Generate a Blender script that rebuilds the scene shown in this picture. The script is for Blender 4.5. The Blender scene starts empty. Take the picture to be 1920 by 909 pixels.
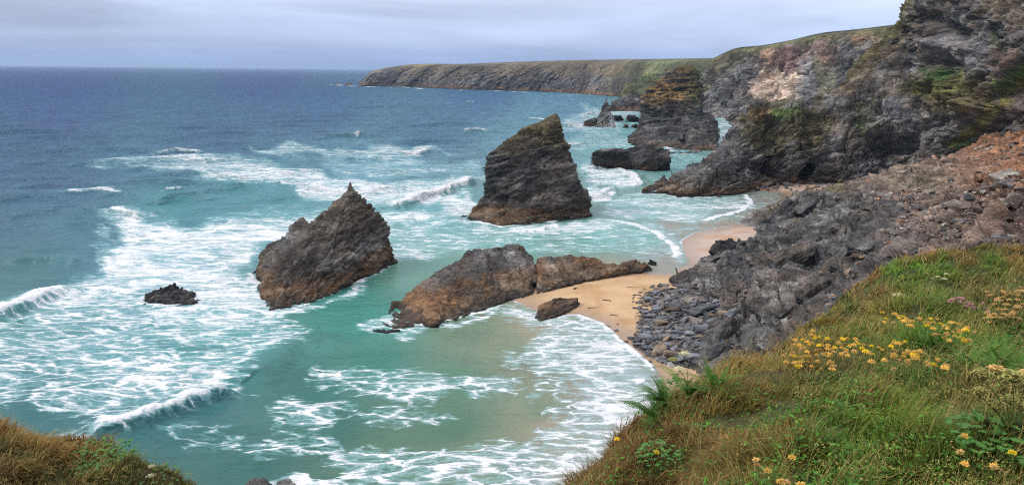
import bpy, bmesh, math, random
import numpy as np
from mathutils import Vector, Matrix, Euler

random.seed(7); RNG = np.random.default_rng(7)
sc = bpy.context.scene
COL = sc.collection
R_ = math.radians

# ------------------------------------------------------------------ camera
H = 50.0; FPX = 1450.0; CX, CY = 960.0, 454.5
PITCH = math.atan((CY - 131.5) / FPX); ROLL = R_(0.6)
_F = np.array([0, math.cos(PITCH), -math.sin(PITCH)])
_U0 = np.array([0, math.sin(PITCH), math.cos(PITCH)])
_X = np.array([1.0, 0, 0])
_R = _X * math.cos(ROLL) + _U0 * math.sin(ROLL)
_U = -_X * math.sin(ROLL) + _U0 * math.cos(ROLL)
cam = bpy.data.cameras.new('camera'); camo = bpy.data.objects.new('camera', cam); COL.objects.link(camo)
cam.sensor_width = 36; cam.sensor_fit = 'HORIZONTAL'; cam.lens = 36 * FPX / 1920
cam.clip_start = 0.1; cam.clip_end = 80000
m = Matrix.Identity(4)
for i in range(3):
    m[i][0] = _R[i]; m[i][1] = _U[i]; m[i][2] = -_F[i]
m[2][3] = H
camo.matrix_world = m
sc.camera = camo

# ------------------------------------------------------------------ world, sun, exposure
SUN_DIR = Vector((-0.76, -0.08, 0.66)).normalized()      # towards the sun
sun_el = math.asin(SUN_DIR.z); sun_az = math.atan2(SUN_DIR.x, SUN_DIR.y)
world = bpy.data.worlds.new('World'); sc.world = world; world.use_nodes = True
def build_world():
    nt = world.node_tree; nt.nodes.clear(); N = nt.nodes; L = nt.links
    out = N.new('ShaderNodeOutputWorld')
    sky = N.new('ShaderNodeTexSky'); sky.sky_type = 'NISHITA'; sky.sun_disc = False
    sky.sun_elevation = sun_el; sky.sun_rotation = sun_az
    b1 = N.new('ShaderNodeBackground'); b1.inputs[1].default_value = 0.10; L.new(sky.outputs[0], b1.inputs[0])
    tc = N.new('ShaderNodeTexCoord')
    sep = N.new('ShaderNodeSeparateXYZ'); L.new(tc.outputs['Generated'], sep.inputs[0])
    # clouds: long flat bands seen low over the sea
    mp = N.new('ShaderNodeMapping'); mp.inputs['Scale'].default_value = (2.2, 2.2, 16.0); L.new(tc.outputs['Generated'], mp.inputs[0])
    n1 = N.new('ShaderNodeTexNoise'); n1.inputs['Scale'].default_value = 1.7; n1.inputs['Detail'].default_value = 5; n1.inputs['Roughness'].default_value = 0.5
    n1.inputs['Distortion'].default_value = 0.4
    L.new(mp.outputs[0], n1.inputs['Vector'])
    # overcast base colour by elevation
    rp = N.new('ShaderNodeValToRGB'); L.new(sep.outputs[2], rp.inputs[0])
    cr = rp.color_ramp; cr.interpolation = 'EASE'
    cr.elements[0].position = 0.0; cr.elements[0].color = (*lin(138, 160, 202), 1)
    cr.elements[1].position = 1.0; cr.elements[1].color = (1.2, 1.24, 1.32, 1)
    e = cr.elements.new(0.045); e.color = (*lin(168, 184, 215), 1)
    e = cr.elements.new(0.095); e.color = (*lin(186, 198, 223), 1)
    e = cr.elements.new(0.30); e.color = (0.80, 0.84, 0.96, 1)
    # right side a little lighter and bluer, left greyer
    mr = N.new('ShaderNodeMapRange'); mr.inputs[1].default_value = -0.6; mr.inputs[2].default_value = 0.5
    mr.inputs[3].default_value = 0.90; mr.inputs[4].default_value = 1.10; L.new(sep.outputs[0], mr.inputs[0])
    mn = N.new('ShaderNodeMapRange'); mn.inputs[1].default_value = 0.3; mn.inputs[2].default_value = 0.7
    mn.inputs[3].default_value = 0.82; mn.inputs[4].default_value = 1.2; L.new(n1.outputs[0], mn.inputs[0])
    mu = N.new('ShaderNodeMath'); mu.operation = 'MULTIPLY'; L.new(mr.outputs[0], mu.inputs[0]); L.new(mn.outputs[0], mu.inputs[1])
    b2 = N.new('ShaderNodeBackground'); L.new(rp.outputs[0], b2.inputs[0]); L.new(mu.outputs[0], b2.inputs[1])
    mx = N.new('ShaderNodeMixShader'); mx.inputs[0].default_value = 0.93
    L.new(b1.outputs[0], mx.inputs[1]); L.new(b2.outputs[0], mx.inputs[2]); L.new(mx.outputs[0], out.inputs[0])
def lin(r, g, b, k=1.0):
    f = lambda c: ((c / 255) / 12.92 if c / 255 <= 0.04045 else (((c / 255) + 0.055) / 1.055) ** 2.4) * k
    return (f(r), f(g), f(b))
build_world()
sl = bpy.data.lights.new('sun', 'SUN'); sl.energy = 1.5; sl.angle = R_(16); sl.color = (1.0, 0.96, 0.9)
so = bpy.data.objects.new('sun', sl); COL.objects.link(so)
so.rotation_euler = SUN_DIR.to_track_quat('Z', 'Y').to_euler()
sc.view_settings.view_transform = 'Standard'; sc.view_settings.look = 'None'
sc.view_settings.exposure = 0.42; sc.view_settings.gamma = 1.0
sc.render.engine = 'CYCLES'
sc.cycles.use_denoising = False; sc.cycles.filter_width = 1.15; sc.cycles.use_adaptive_sampling = False; sc.cycles.sample_clamp_direct = 1.6; sc.cycles.sample_clamp_indirect = 1.2
sc.cycles.max_bounces = 5; sc.cycles.diffuse_bounces = 2; sc.cycles.glossy_bounces = 2
sc.cycles.transparent_max_bounces = 6; sc.cycles.volume_bounces = 0
sc.cycles.caustics_reflective = False; sc.cycles.caustics_refractive = False

# ------------------------------------------------------------------ projection helpers (all in metres, pixels of the 1920 px photo)
def ray(px, py):
    px = np.asarray(px, float); py = np.asarray(py, float)
    return _F * FPX + _R * (px - CX)[..., None] - _U * (py - CY)[..., None]
def G(px, py, z=0.0):
    d = ray(px, py); t = (z - H) / d[..., 2]
    return np.array([0, 0, H]) + d * t[..., None]
def W(px, py, Y):
    d = ray(px, py); t = np.asarray(Y) / d[..., 1]
    return np.array([0, 0, H]) + d * t[..., None]
def proj(P):
    q = P - np.array([0, 0, H]); f = np.maximum(q @ _F, 1e-3)
    return CX + FPX * (q @ _R) / f, CY - FPX * (q @ _U) / f

# ------------------------------------------------------------------ noise
def _h(ix, iy, iz, s):
    h = (ix.astype(np.uint32) * np.uint32(374761393)) ^ (iy.astype(np.uint32) * np.uint32(668265263)) ^ (iz.astype(np.uint32) * np.uint32(2147483647 - 58)) ^ np.uint32((s * 974634777) & 0xffffffff)
    h = (h ^ (h >> np.uint32(13))) * np.uint32(1274126177)
    h = (h ^ (h >> np.uint32(16))) * np.uint32(2246822519)
    return h ^ (h >> np.uint32(15))
def _f(h): return (h & np.uint32(0xffffff)).astype(np.float32) / np.float32(16777216)
def vnoise(p, s=0):
    p = np.asarray(p, np.float32); i = np.floor(p); f = p - i; i = i.astype(np.int64)
    u = f * f * f * (f * (f * 6 - 15) + 10)
    r = 0
    for dx in (0, 1):
        wx = u[:, 0] if dx else 1 - u[:, 0]
        for dy in (0, 1):
            wy = u[:, 1] if dy else 1 - u[:, 1]
            for dz in (0, 1):
                wz = u[:, 2] if dz else 1 - u[:, 2]
                r = r + wx * wy * wz * _f(_h(i[:, 0] + dx, i[:, 1] + dy, i[:, 2] + dz, s))
    return r
def fbm(p, o=4, s=0, g=0.5, l=2.03):
    a = 1.0; t = 0; r = 0
    for k in range(o):
        r = r + a * (vnoise(p, s + k) - 0.5); t += a; a *= g; p = p * l + 17.3
    return r / t * 2       # about -1..1
def ridged(p, o=4, s=0, g=0.5, l=2.1):
    a = 1.0; t = 0; r = 0
    for k in range(o):
        r = r + a * (1 - np.abs(vnoise(p, s + k) * 2 - 1)); t += a; a *= g; p = p * l + 9.1
    return r / t           # 0..1
def slabs(p, s=0, jit=0.8):
    """broken rock: every Worley cell is a tilted plane; returns height -1..1 and distance to the joint"""
    p = np.asarray(p, np.float32); i = np.floor(p).astype(np.int64)
    b1 = np.full(len(p), 9e9, np.float32); b2 = b1.copy(); hv = np.zeros(len(p), np.float32)
    for dx in (-1, 0, 1):
        for dy in (-1, 0, 1):
            for dz in (-1, 0, 1):
                cx, cy, cz = i[:, 0] + dx, i[:, 1] + dy, i[:, 2] + dz
                h = _h(cx, cy, cz, s)
                ex = p[:, 0] - (cx + 0.5 + jit * (_f(h) - 0.5)); h2 = h * np.uint32(2654435761) ^ (h >> np.uint32(7))
                ey = p[:, 1] - (cy + 0.5 + jit * (_f(h2 >> np.uint32(4)) - 0.5)); h3 = h2 * np.uint32(40503) ^ (h2 >> np.uint32(9))
                ez = p[:, 2] - (cz + 0.5 + jit * (_f(h3 >> np.uint32(3)) - 0.5))
                d = ex * ex + ey * ey + ez * ez
                n = d < b1
                b2 = np.where(n, b1, np.minimum(b2, d)); b1 = np.where(n, d, b1)
                a, b, c = _f(h3 >> np.uint32(5)) - .5, _f(h2 >> np.uint32(6)) - .5, _f(h >> np.uint32(7)) - .5
                val = 0.9 * a + 1.6 * (b * ex + c * ey + a * ez)
                hv = np.where(n, val, hv)
    return hv, np.sqrt(b2) - np.sqrt(b1)
def sstep(a, b, x):
    t = np.clip((x - a) / (b - a), 0, 1); return t * t * (3 - 2 * t)
def beds(P, nrm, stretch):
    n = np.array(nrm, float); n /= np.linalg.norm(n)
    a = np.cross(n, [0, 1, 0.2]); a /= np.linalg.norm(a); b = np.cross(n, a)
    return np.stack([P @ a, P @ b, (P @ n) * stretch], 1)
def rockdisp(P, cells, bed=(-0.45, 0.25, 0.85), stretch=2.2, seed=0, fb=0.0, fbs=10.0, ledge=1.0):
    q = beds(P, bed, stretch); d = np.zeros(len(P))
    for k, (c, a) in enumerate(cells):
        w = np.stack([fbm(P / (c * 0.9), 2, seed + 31 * k + j) for j in range(3)], 1)
        v, e = slabs(q / c + 0.55 * w, seed + k * 7)
        d += a * v - 0.5 * a * np.exp(-e * 14)
    if fb: d += fb * fbm(P / fbs, 4, seed + 91)
    # beds of unequal hardness stand out as tilted ledges
    n = np.array(bed, float); n /= np.linalg.norm(n); c1, a1 = cells[min(1, len(cells) - 1)]
    w = P @ n + .30 * c1 * fbm(P / (c1 * 2.5), 3, seed + 61); mod = .35 + 1.3 * vnoise(P / (c1 * 2.2), seed + 67)
    for th, am in ((c1 * .55, 1.5), (c1 * .2, .7)):
        k = w / th; i = np.floor(k).astype(np.int64); f = k - i; z0 = np.zeros_like(i)
        u0, u1 = _f(_h(i, z0, z0, seed + 5)), _f(_h(i + 1, z0, z0, seed + 5))
        d += ledge * am * a1 * mod * (u0 + (u1 - u0) * sstep(.72, 1, f) - .5)
    return d

def sdpoly(x, y, poly):
    """signed distance to a closed polygon, negative inside"""
    poly = np.asarray(poly, float); n = len(poly)
    d = np.full(x.shape, 1e18); ins = np.zeros(x.shape, bool)
    for i in range(n):
        ax, ay = poly[i]; bx, by = poly[(i + 1) % n]
        ex, ey = bx - ax, by - ay; t = np.clip(((x - ax) * ex + (y - ay) * ey) / (ex * ex + ey * ey + 1e-12), 0, 1)
        d = np.minimum(d, (x - ax - t * ex) ** 2 + (y - ay - t * ey) ** 2)
        c = (ay > y) != (by > y)
        with np.errstate(divide='ignore', invalid='ignore'):
            xi = ax + (y - ay) * ex / (ey if ey != 0 else 1e-12)
        ins ^= c & (x < xi)
    d = np.sqrt(d); return np.where(ins, -d, d)
def sdline(x, y, pts):
    """distance to an open polyline, side sign (+ right of travel), parameter 0..1"""
    pts = np.asarray(pts, float); best = np.full(x.shape, 1e18); sg = np.zeros(x.shape); tt = np.zeros(x.shape)
    seg = np.linalg.norm(np.diff(pts, axis=0), axis=1); cum = np.concatenate([[0], np.cumsum(seg)]); tot = cum[-1]
    for i in range(len(pts) - 1):
        a, b = pts[i], pts[i + 1]; e = b - a
        t = np.clip(((x - a[0]) * e[0] + (y - a[1]) * e[1]) / (e @ e + 1e-12), 0, 1)
        dx, dy = x - a[0] - t * e[0], y - a[1] - t * e[1]; d = dx * dx + dy * dy
        n = d < best; best = np.where(n, d, best)
        sg = np.where(n, np.sign(e[1] * dx - e[0] * dy), sg); tt = np.where(n, (cum[i] + t * seg[i]) / tot, tt)
    return np.sqrt(best), sg, tt
def idw(qx, qy, pts, vals, pw=2.5, sx=1.0, sy=1.6):
    pts = np.asarray(pts, float); vals = np.asarray(vals, float)
    num = 0; den = 0
    for (x, y), v in zip(pts, vals):
        w = 1 / ((((qx - x) * sx) ** 2 + ((qy - y) * sy) ** 2) + 60.0) ** (pw / 2)
        num = num + (w[:, None] * v if vals.ndim > 1 else w * v); den = den + w
    return num / (den[:, None] if vals.ndim > 1 else den)
class RBF:
    """smooth height through scattered world points"""
    def __init__(s, P, Z, smooth=0.0):
        s.P = np.asarray(P, float); n = len(s.P)
        d = np.linalg.norm(s.P[:, None] - s.P[None], axis=2)
        A = np.zeros((n + 3, n + 3)); A[:n, :n] = -d; A[:n, :n] += np.eye(n) * smooth
        A[:n, n] = 1; A[:n, n + 1:] = s.P; A[n, :n] = 1; A[n + 1:, :n] = s.P.T
        b = np.zeros(n + 3); b[:n] = Z
        s.w = np.linalg.lstsq(A, b, rcond=None)[0]
    def __call__(s, x, y):
        n = len(s.P); r = s.w[n] + s.w[n + 1] * x + s.w[n + 2] * y
        for i in range(n): r = r - s.w[i] * np.sqrt((x - s.P[i, 0]) ** 2 + (y - s.P[i, 1]) ** 2 + 0.02)
        return r

# ------------------------------------------------------------------ mesh helpers
def tag(o, label=None, cat=None, group=None, kind=None):
    if label: o['label'] = label
    if cat: o['category'] = cat
    if group: o['group'] = group
    if kind: o['kind'] = kind
    return o
def mesh(name, V, F, mats=(), attrs=None, smooth=True):
    V = np.asarray(V, np.float32); me = bpy.data.meshes.new(name)
    if not isinstance(F, list): F = [F]
    F = [np.asarray(f, np.int32) for f in F if len(f)]
    me.vertices.add(len(V)); me.vertices.foreach_set('co', V.ravel())
    nl = sum(f.size for f in F); npoly = sum(len(f) for f in F)
    me.loops.add(nl); me.loops.foreach_set('vertex_index', np.concatenate([f.ravel() for f in F]))
    me.polygons.add(npoly)
    tot = np.concatenate([np.full(len(f), f.shape[1], np.int32) for f in F])
    st = np.concatenate([[0], np.cumsum(tot)[:-1]]).astype(np.int32)
    me.polygons.foreach_set('loop_start', st); me.polygons.foreach_set('loop_total', tot)
    me.polygons.foreach_set('use_smooth', np.full(npoly, smooth))
    me.update(calc_edges=True)
    for k, a in (attrs or {}).items(): setattr_v(me, k, a)
    for mt in mats: me.materials.append(mt)
    return me
def setattr_v(me, k, a):
    a = np.asarray(a, np.float32)
    if a.ndim == 1:
        at = me.attributes.new(k, 'FLOAT', 'POINT'); at.data.foreach_set('value', a)
    else:
        at = me.attributes.new(k, 'FLOAT_COLOR', 'POINT')
        at.data.foreach_set('color', np.concatenate([a, np.ones((len(a), 1), np.float32)], 1).ravel())
def obj(name, me, parent=None, loc=None):
    """link a mesh built in world coordinates; its origin goes to loc"""
    o = bpy.data.objects.new(name, me); COL.objects.link(o)
    if loc is not None:
        v = np.empty(len(me.vertices) * 3, np.float32); me.vertices.foreach_get('co', v)
        v = v.reshape(-1, 3) - np.asarray(loc, np.float32); me.vertices.foreach_set('co', v.ravel()); me.update()
        o.location = loc
    if parent is not None: o.parent = parent
    return o
def getv(me):
    v = np.empty(len(me.vertices) * 3, np.float32); me.vertices.foreach_get('co', v); return v.reshape(-1, 3).astype(float)
def getn(me):
    v = np.empty(len(me.vertices) * 3, np.float32); me.vertex_normals.foreach_get('vector', v); return v.reshape(-1, 3).astype(float)
def setv(me, V): me.vertices.foreach_set('co', np.asarray(V, np.float32).ravel()); me.update()
def gridF(nr, nc, off=0):
    i = np.arange(nr - 1)[:, None] * nc + np.arange(nc - 1)[None]; i = i.ravel() + off
    return np.stack([i, i + 1, i + nc + 1, i + nc], 1)

# ------------------------------------------------------------------ materials
def newmat(name):
    mt = bpy.data.materials.new(name); mt.use_nodes = True
    nt = mt.node_tree; nt.nodes.clear()
    out = nt.nodes.new('ShaderNodeOutputMaterial'); bs = nt.nodes.new('ShaderNodeBsdfPrincipled')
    nt.links.new(bs.outputs[0], out.inputs[0]); return mt, nt, bs, out
def nnode(nt, t, **kw):
    n = nt.nodes.new(t)
    for k, v in kw.items(): setattr(n, k, v)
    return n
def mathn(nt, op, a, b=None, c=None):
    n = nt.nodes.new('ShaderNodeMath'); n.operation = op
    for i, v in enumerate((a, b, c)):
        if v is None: continue
        if isinstance(v, (int, float)): n.inputs[i].default_value = v
        else: nt.links.new(v, n.inputs[i])
    return n.outputs[0]
def mapr(nt, x, a, b, c, d, smooth=False):
    n = nt.nodes.new('ShaderNodeMapRange'); n.interpolation_type = 'SMOOTHSTEP' if smooth else 'LINEAR'
    nt.links.new(x, n.inputs[0])
    for i, v in enumerate((a, b, c, d)): n.inputs[i + 1].default_value = v
    return n.outputs[0]
def noisen(nt, vec, scale, detail=4, rough=0.55, dist=0.0):
    n = nt.nodes.new('ShaderNodeTexNoise'); n.inputs['Scale'].default_value = scale; n.inputs['Detail'].default_value = detail
    n.inputs['Roughness'].default_value = rough; n.inputs['Distortion'].default_value = dist
    nt.links.new(vec, n.inputs['Vector']); return n
def mixc(nt, f, a, b, mode='MIX'):
    n = nt.nodes.new('ShaderNodeMix'); n.data_type = 'RGBA'; n.blend_type = mode
    for i, v in ((0, f), (6, a), (7, b)):
        if isinstance(v, (int, float)): n.inputs[i].default_value = v
        elif isinstance(v, tuple): n.inputs[i].default_value = (*v, 1)
        else: nt.links.new(v, n.inputs[i])
    return n.outputs[2]
def rock_mat(name, s=1.0, bed=(0.35, 0.1, 0.45), aniso=3.2, bump=1.0, rnd=False, rough=0.82, col=None, contrast=1.0):
    """s = size in metres of the main grain"""
    mt, nt, bs, out = newmat(name); L = nt.links
    g = nnode(nt, 'ShaderNodeTexCoord'); mp = nnode(nt, 'ShaderNodeMapping')
    L.new(g.outputs['Object'], mp.inputs[0])
    mp.inputs['Rotation'].default_value = bed; mp.inputs['Scale'].default_value = (1 / s, 1 / s, aniso / s)
    v = mp.outputs[0]
    wv = noisen(nt, v, 0.35, 3, 0.5)
    vm = nnode(nt, 'ShaderNodeVectorMath', operation='MULTIPLY_ADD'); L.new(wv.outputs[1], vm.inputs[0]); vm.inputs[1].default_value = (.8, .8, .8); L.new(v, vm.inputs[2])
    v2 = vm.outputs[0]
    n0 = noisen(nt, v2, 0.3, 5, 0.6)
    n1 = noisen(nt, v2, 0.55, 7, 0.62); n1.noise_type = 'RIDGED_MULTIFRACTAL'; n1.normalize = True; n1.inputs['Lacunarity'].default_value = 2.2
    n2 = noisen(nt, v2, 2.6, 5, 0.62)
    vo = nnode(nt, 'ShaderNodeTexVoronoi', feature='DISTANCE_TO_EDGE'); vo.inputs['Scale'].default_value = 0.8; L.new(v2, vo.inputs['Vector'])
    crack = mapr(nt, vo.outputs[0], 0.0, 0.09, 0.0, 1.0)
    if col is None:
        at = nnode(nt, 'ShaderNodeAttribute', attribute_name='Col'); base = at.outputs[0]
    else:
        rgb = nnode(nt, 'ShaderNodeRGB'); rgb.outputs[0].default_value = (*col, 1); base = rgb.outputs[0]
    k = contrast
    m0 = mapr(nt, n0.outputs[0], 0.34, 0.66, 1 - 0.4 * k, 1 + 0.45 * k)
    am = mapr(nt, noisen(nt, v, 0.11, 3, 0.5).outputs[0], 0.38, 0.62, 0.2, 1.15)
    m1 = mathn(nt, 'MULTIPLY', m0, mathn(nt, 'ADD', 1.0, mathn(nt, 'MULTIPLY', am, mapr(nt, n1.outputs[0], 0.1, 0.75, -0.42 * k, 0.75 * k))))
    m2 = mapr(nt, n2.outputs[0], 0.3, 0.7, 1 - 0.32 * k, 1 + 0.38 * k)
    mm = mathn(nt, 'MULTIPLY', m1, m2)
    mm = mathn(nt, 'MULTIPLY', mm, mathn(nt, 'ADD', mathn(nt, 'MULTIPLY', crack, 0.4), 0.62))
    if rnd:
        oi = nnode(nt, 'ShaderNodeObjectInfo'); mm = mathn(nt, 'MULTIPLY', mm, mapr(nt, oi.outputs['Random'], 0, 1, 0.6, 1.45))
    sc_ = nnode(nt, 'ShaderNodeVectorMath', operation='SCALE'); L.new(base, sc_.inputs[0]); L.new(mm, sc_.inputs[3])
    L.new(sc_.outputs[0], bs.inputs['Base Color'])
    bs.inputs['Roughness'].default_value = rough; bs.inputs['Specular IOR Level'].default_value = 0.35
    hgt = mathn(nt, 'ADD', mathn(nt, 'MULTIPLY', n1.outputs[0], 0.8), mathn(nt, 'MULTIPLY', n2.outputs[0], 0.5))
    hgt = mathn(nt, 'MULTIPLY', mathn(nt, 'ADD', hgt, mathn(nt, 'MULTIPLY', crack, 0.16)), am)
    bp = nnode(nt, 'ShaderNodeBump'); bp.inputs['Strength'].default_value = 0.9; bp.inputs['Distance'].default_value = 0.9 * s * bump
    L.new(hgt, bp.inputs['Height']); L.new(bp.outputs[0], bs.inputs['Normal'])
    return mt

M_ROCK = rock_mat('slate_rock', 1.5, bump=1.0)
M_ROCKN = rock_mat('near_slate_rock', 0.9, bed=(0.2, 0.5, 0.3), bump=1.0)
M_ROCKF = rock_mat('cliff_rock', 4.5, bump=1.0, bed=(0.2, 0.45, 0.2), aniso=2.6)
M_ROCKFF = rock_mat('far_cliff_rock', 12.0, bump=1.1, aniso=2.0, contrast=0.75)
M_BOULDER = rock_mat('grey_boulder', 0.9, rnd=True, col=lin(118, 120, 124), contrast=0.8)
M_BOULDERB = rock_mat('brown_boulder', 0.9, rnd=True, col=lin(128, 110, 92), contrast=0.8)
M_RUBBLE = rock_mat('rubble_rock', 0.7, contrast=0.8, bump=0.7)

# ------------------------------------------------------------------ rock colours
C = lambda *a: np.array(lin(*a))
DARK, GREY, LITE = C(58, 57, 58), C(100, 98, 96), C(150, 146, 142)
BROWN, RUST, BLACK = C(112, 92, 72), C(124, 90, 58), C(44, 42, 38)
OLIVE, TAN, GRASS = C(88, 84, 42), C(132, 108, 62), C(74, 96, 38)
def mixv(a, b, t): return a * (1 - t[:, None]) + b * t[:, None]
def rock_cols(P, seed=0, tide=5.5, bed=(-0.45, 0.25, 0.85), warm=0.35, k=1.0, wet=True, lite=.75):
    q = beds(P, bed, 4.0)
    n = fbm(q / 9.0, 5, seed + 5); n2 = fbm(P / 14.0, 4, seed + 9); n3 = fbm(q / 2.2, 3, seed + 3)
    c = mixv(np.tile(DARK, (len(P), 1)), GREY, sstep(-0.35, 0.35, n))
    nb = np.array(bed, float); nb /= np.linalg.norm(nb); kb = (P @ nb + 2.2 * fbm(P / 8.0, 3, seed + 61)) / 1.3; ib = np.floor(kb).astype(np.int64)
    c = c * (.72 + .56 * _f(_h(ib, ib * 0, ib * 0, 77)))[:, None]
    c = mixv(c, LITE, lite * sstep(0.22, 0.7, n + 0.6 * n3))
    c = mixv(c, BROWN, warm * sstep(-0.2, 0.4, n2))
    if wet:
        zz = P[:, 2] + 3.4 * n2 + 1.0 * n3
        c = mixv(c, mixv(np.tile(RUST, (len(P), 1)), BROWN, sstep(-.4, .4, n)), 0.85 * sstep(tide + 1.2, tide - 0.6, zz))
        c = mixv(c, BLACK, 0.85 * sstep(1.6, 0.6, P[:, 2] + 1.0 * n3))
    return c * k

# ------------------------------------------------------------------ rock bodies from convex blocks
def hull_obj(blocks, vox, smooth_it=2, grow=0.0):
    bm = bmesh.new()
    for pts in blocks:
        b2 = bmesh.new()
        for p in pts: b2.verts.new(p)
        r = bmesh.ops.convex_hull(b2, input=b2.verts)
        bmesh.ops.delete(b2, geom=[e for e in r['geom_interior'] if isinstance(e, bmesh.types.BMVert)], context='VERTS')
        t = bpy.data.meshes.new('t'); b2.to_mesh(t); b2.free(); bm.from_mesh(t); bpy.data.meshes.remove(t)
    bmesh.ops.recalc_face_normals(bm, faces=bm.faces)
    me = bpy.data.meshes.new('hull'); bm.to_mesh(me); bm.free()
    o = bpy.data.objects.new('tmp', me); COL.objects.link(o)
    md = o.modifiers.new('r', 'REMESH'); md.mode = 'VOXEL'; md.voxel_size = vox
    if smooth_it:
        ms = o.modifiers.new('s', 'SMOOTH'); ms.iterations = smooth_it; ms.factor = 0.6
    dg = bpy.context.evaluated_depsgraph_get(); me2 = bpy.data.meshes.new_from_object(o.evaluated_get(dg))
    bpy.data.objects.remove(o); bpy.data.meshes.remove(me)
    me2.polygons.foreach_set('use_smooth', np.ones(len(me2.polygons), bool))
    return me2
def pt(p):
    """(px,py) = on the sea bed at that pixel; (px,py,Y) = that pixel at distance Y; (px,py,'z',z) = that pixel at height z"""
    if len(p) == 2: return G(p[0], p[1], -1.2)
    if len(p) == 4: return G(p[0], p[1], p[3])
    return W(p[0], p[1], p[2])
def rock(name, blocks, label, vox=0.4, cells=((9, 1.6), (3.5, .8), (1.4, .35)), fb=0.8, seed=0, mat=None, cat='rock', group=None,
         bed=(-0.45, 0.25, 0.85), stretch=2.2, tide=5.5, colf=None, warm=0.35, sm=1, k=1.0, dents=(), wet=True):
    def foot(b):
        o = []
        for p in b:
            if len(p) == 2:
                q = G(p[0], p[1], min(.7, vox * 1.6)); o += [q, q * np.array([1, 1, 0]) + [0, 0, -3.5]]
            else: o.append(pt(p))
        return o
    me = hull_obj([foot(b) for b in blocks], vox, sm)
    P = getv(me); Nn = getn(me)
    d = rockdisp(P, cells, bed, stretch, seed, fb, cells[0][0] * 1.3)
    if P[:, 2].max() > 14: d *= np.clip((P[:, 2].max() - P[:, 2]) / 7, .3, 1)
    for (x, y, rx, ry, dep) in dents:
        qx, qy = proj(P); d -= dep * np.exp(-((qx - x) / rx) ** 2 - ((qy - y) / ry) ** 2) * (Nn[:, 1] < 0.3)
    P = P + Nn * d[:, None]; setv(me, P)
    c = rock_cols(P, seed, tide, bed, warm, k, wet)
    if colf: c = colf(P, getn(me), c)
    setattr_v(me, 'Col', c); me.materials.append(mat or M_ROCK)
    b = P.mean(0); b[2] = 0
    return tag(obj(name, me, None, b), label, cat, group)
def gy(px, py): return float(G(px, py)[1])

# ================================================================== SEA
WATERLINE = [(1330, 960), (1255, 800), (1240, 735), (1240, 712), (1226, 688), (1196, 660), (1166, 636), (1132, 606), (1086, 589), (1040, 588), (1000, 579), (960, 562),
             (985, 552), (1040, 520), (1120, 505), (1224, 514), (1266, 514), (1300, 496), (1274, 470), (1279, 450), (1302, 437), (1345, 428), (1425, 414), (1470, 396), (1487, 372), (1470, 362), (1420, 357),
             (1350, 350), (1350, 300), (1400, 255), (1900, 200), (2700, 260), (2700, 1500), (1330, 1500)]
LAND = np.array([G(x, y)[:2] for x, y in WATERLINE if y > 160])

def raster(polys, w=2900, h=1100, x0=-500, y0=120, st=3, base=0.0):
    xs = np.arange(x0, x0 + w, st); ys = np.arange(y0, y0 + h, st); X, Y = np.meshgrid(xs, ys)
    X = X.astype(float); Y = Y.astype(float)
    fl = np.stack([X.ravel() / 45, Y.ravel() / 22, np.zeros(X.size)], 1)
    jx = (fbm(fl, 4, 401) * 48).reshape(X.shape); jy = (fbm(fl, 4, 433) * 15).reshape(X.shape)
    M = np.full(X.shape, base)
    for poly, v, soft in polys:
        p = np.array(poly, float); k = 1.8         # screen-vertical distances count more (foreshortening)
        d = sdpoly(X + jx, (Y + jy) * k, np.stack([p[:, 0], p[:, 1] * k], 1))
        M = np.maximum(M, v * sstep(soft, -soft, d)) if v > 0 else M * (1 - (-v) * sstep(soft, -soft, d))
    def f(px, py):
        u = np.clip((px - x0) / st, 0, M.shape[1] - 1.001); v = np.clip((py - y0) / st, 0, M.shape[0] - 1.001)
        i = u.astype(int); j = v.astype(int); a = u - i; b = v - j
        return (M[j, i] * (1 - a) + M[j, i + 1] * a) * (1 - b) + (M[j + 1, i] * (1 - a) + M[j + 1, i + 1] * a) * b
    return f
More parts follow.
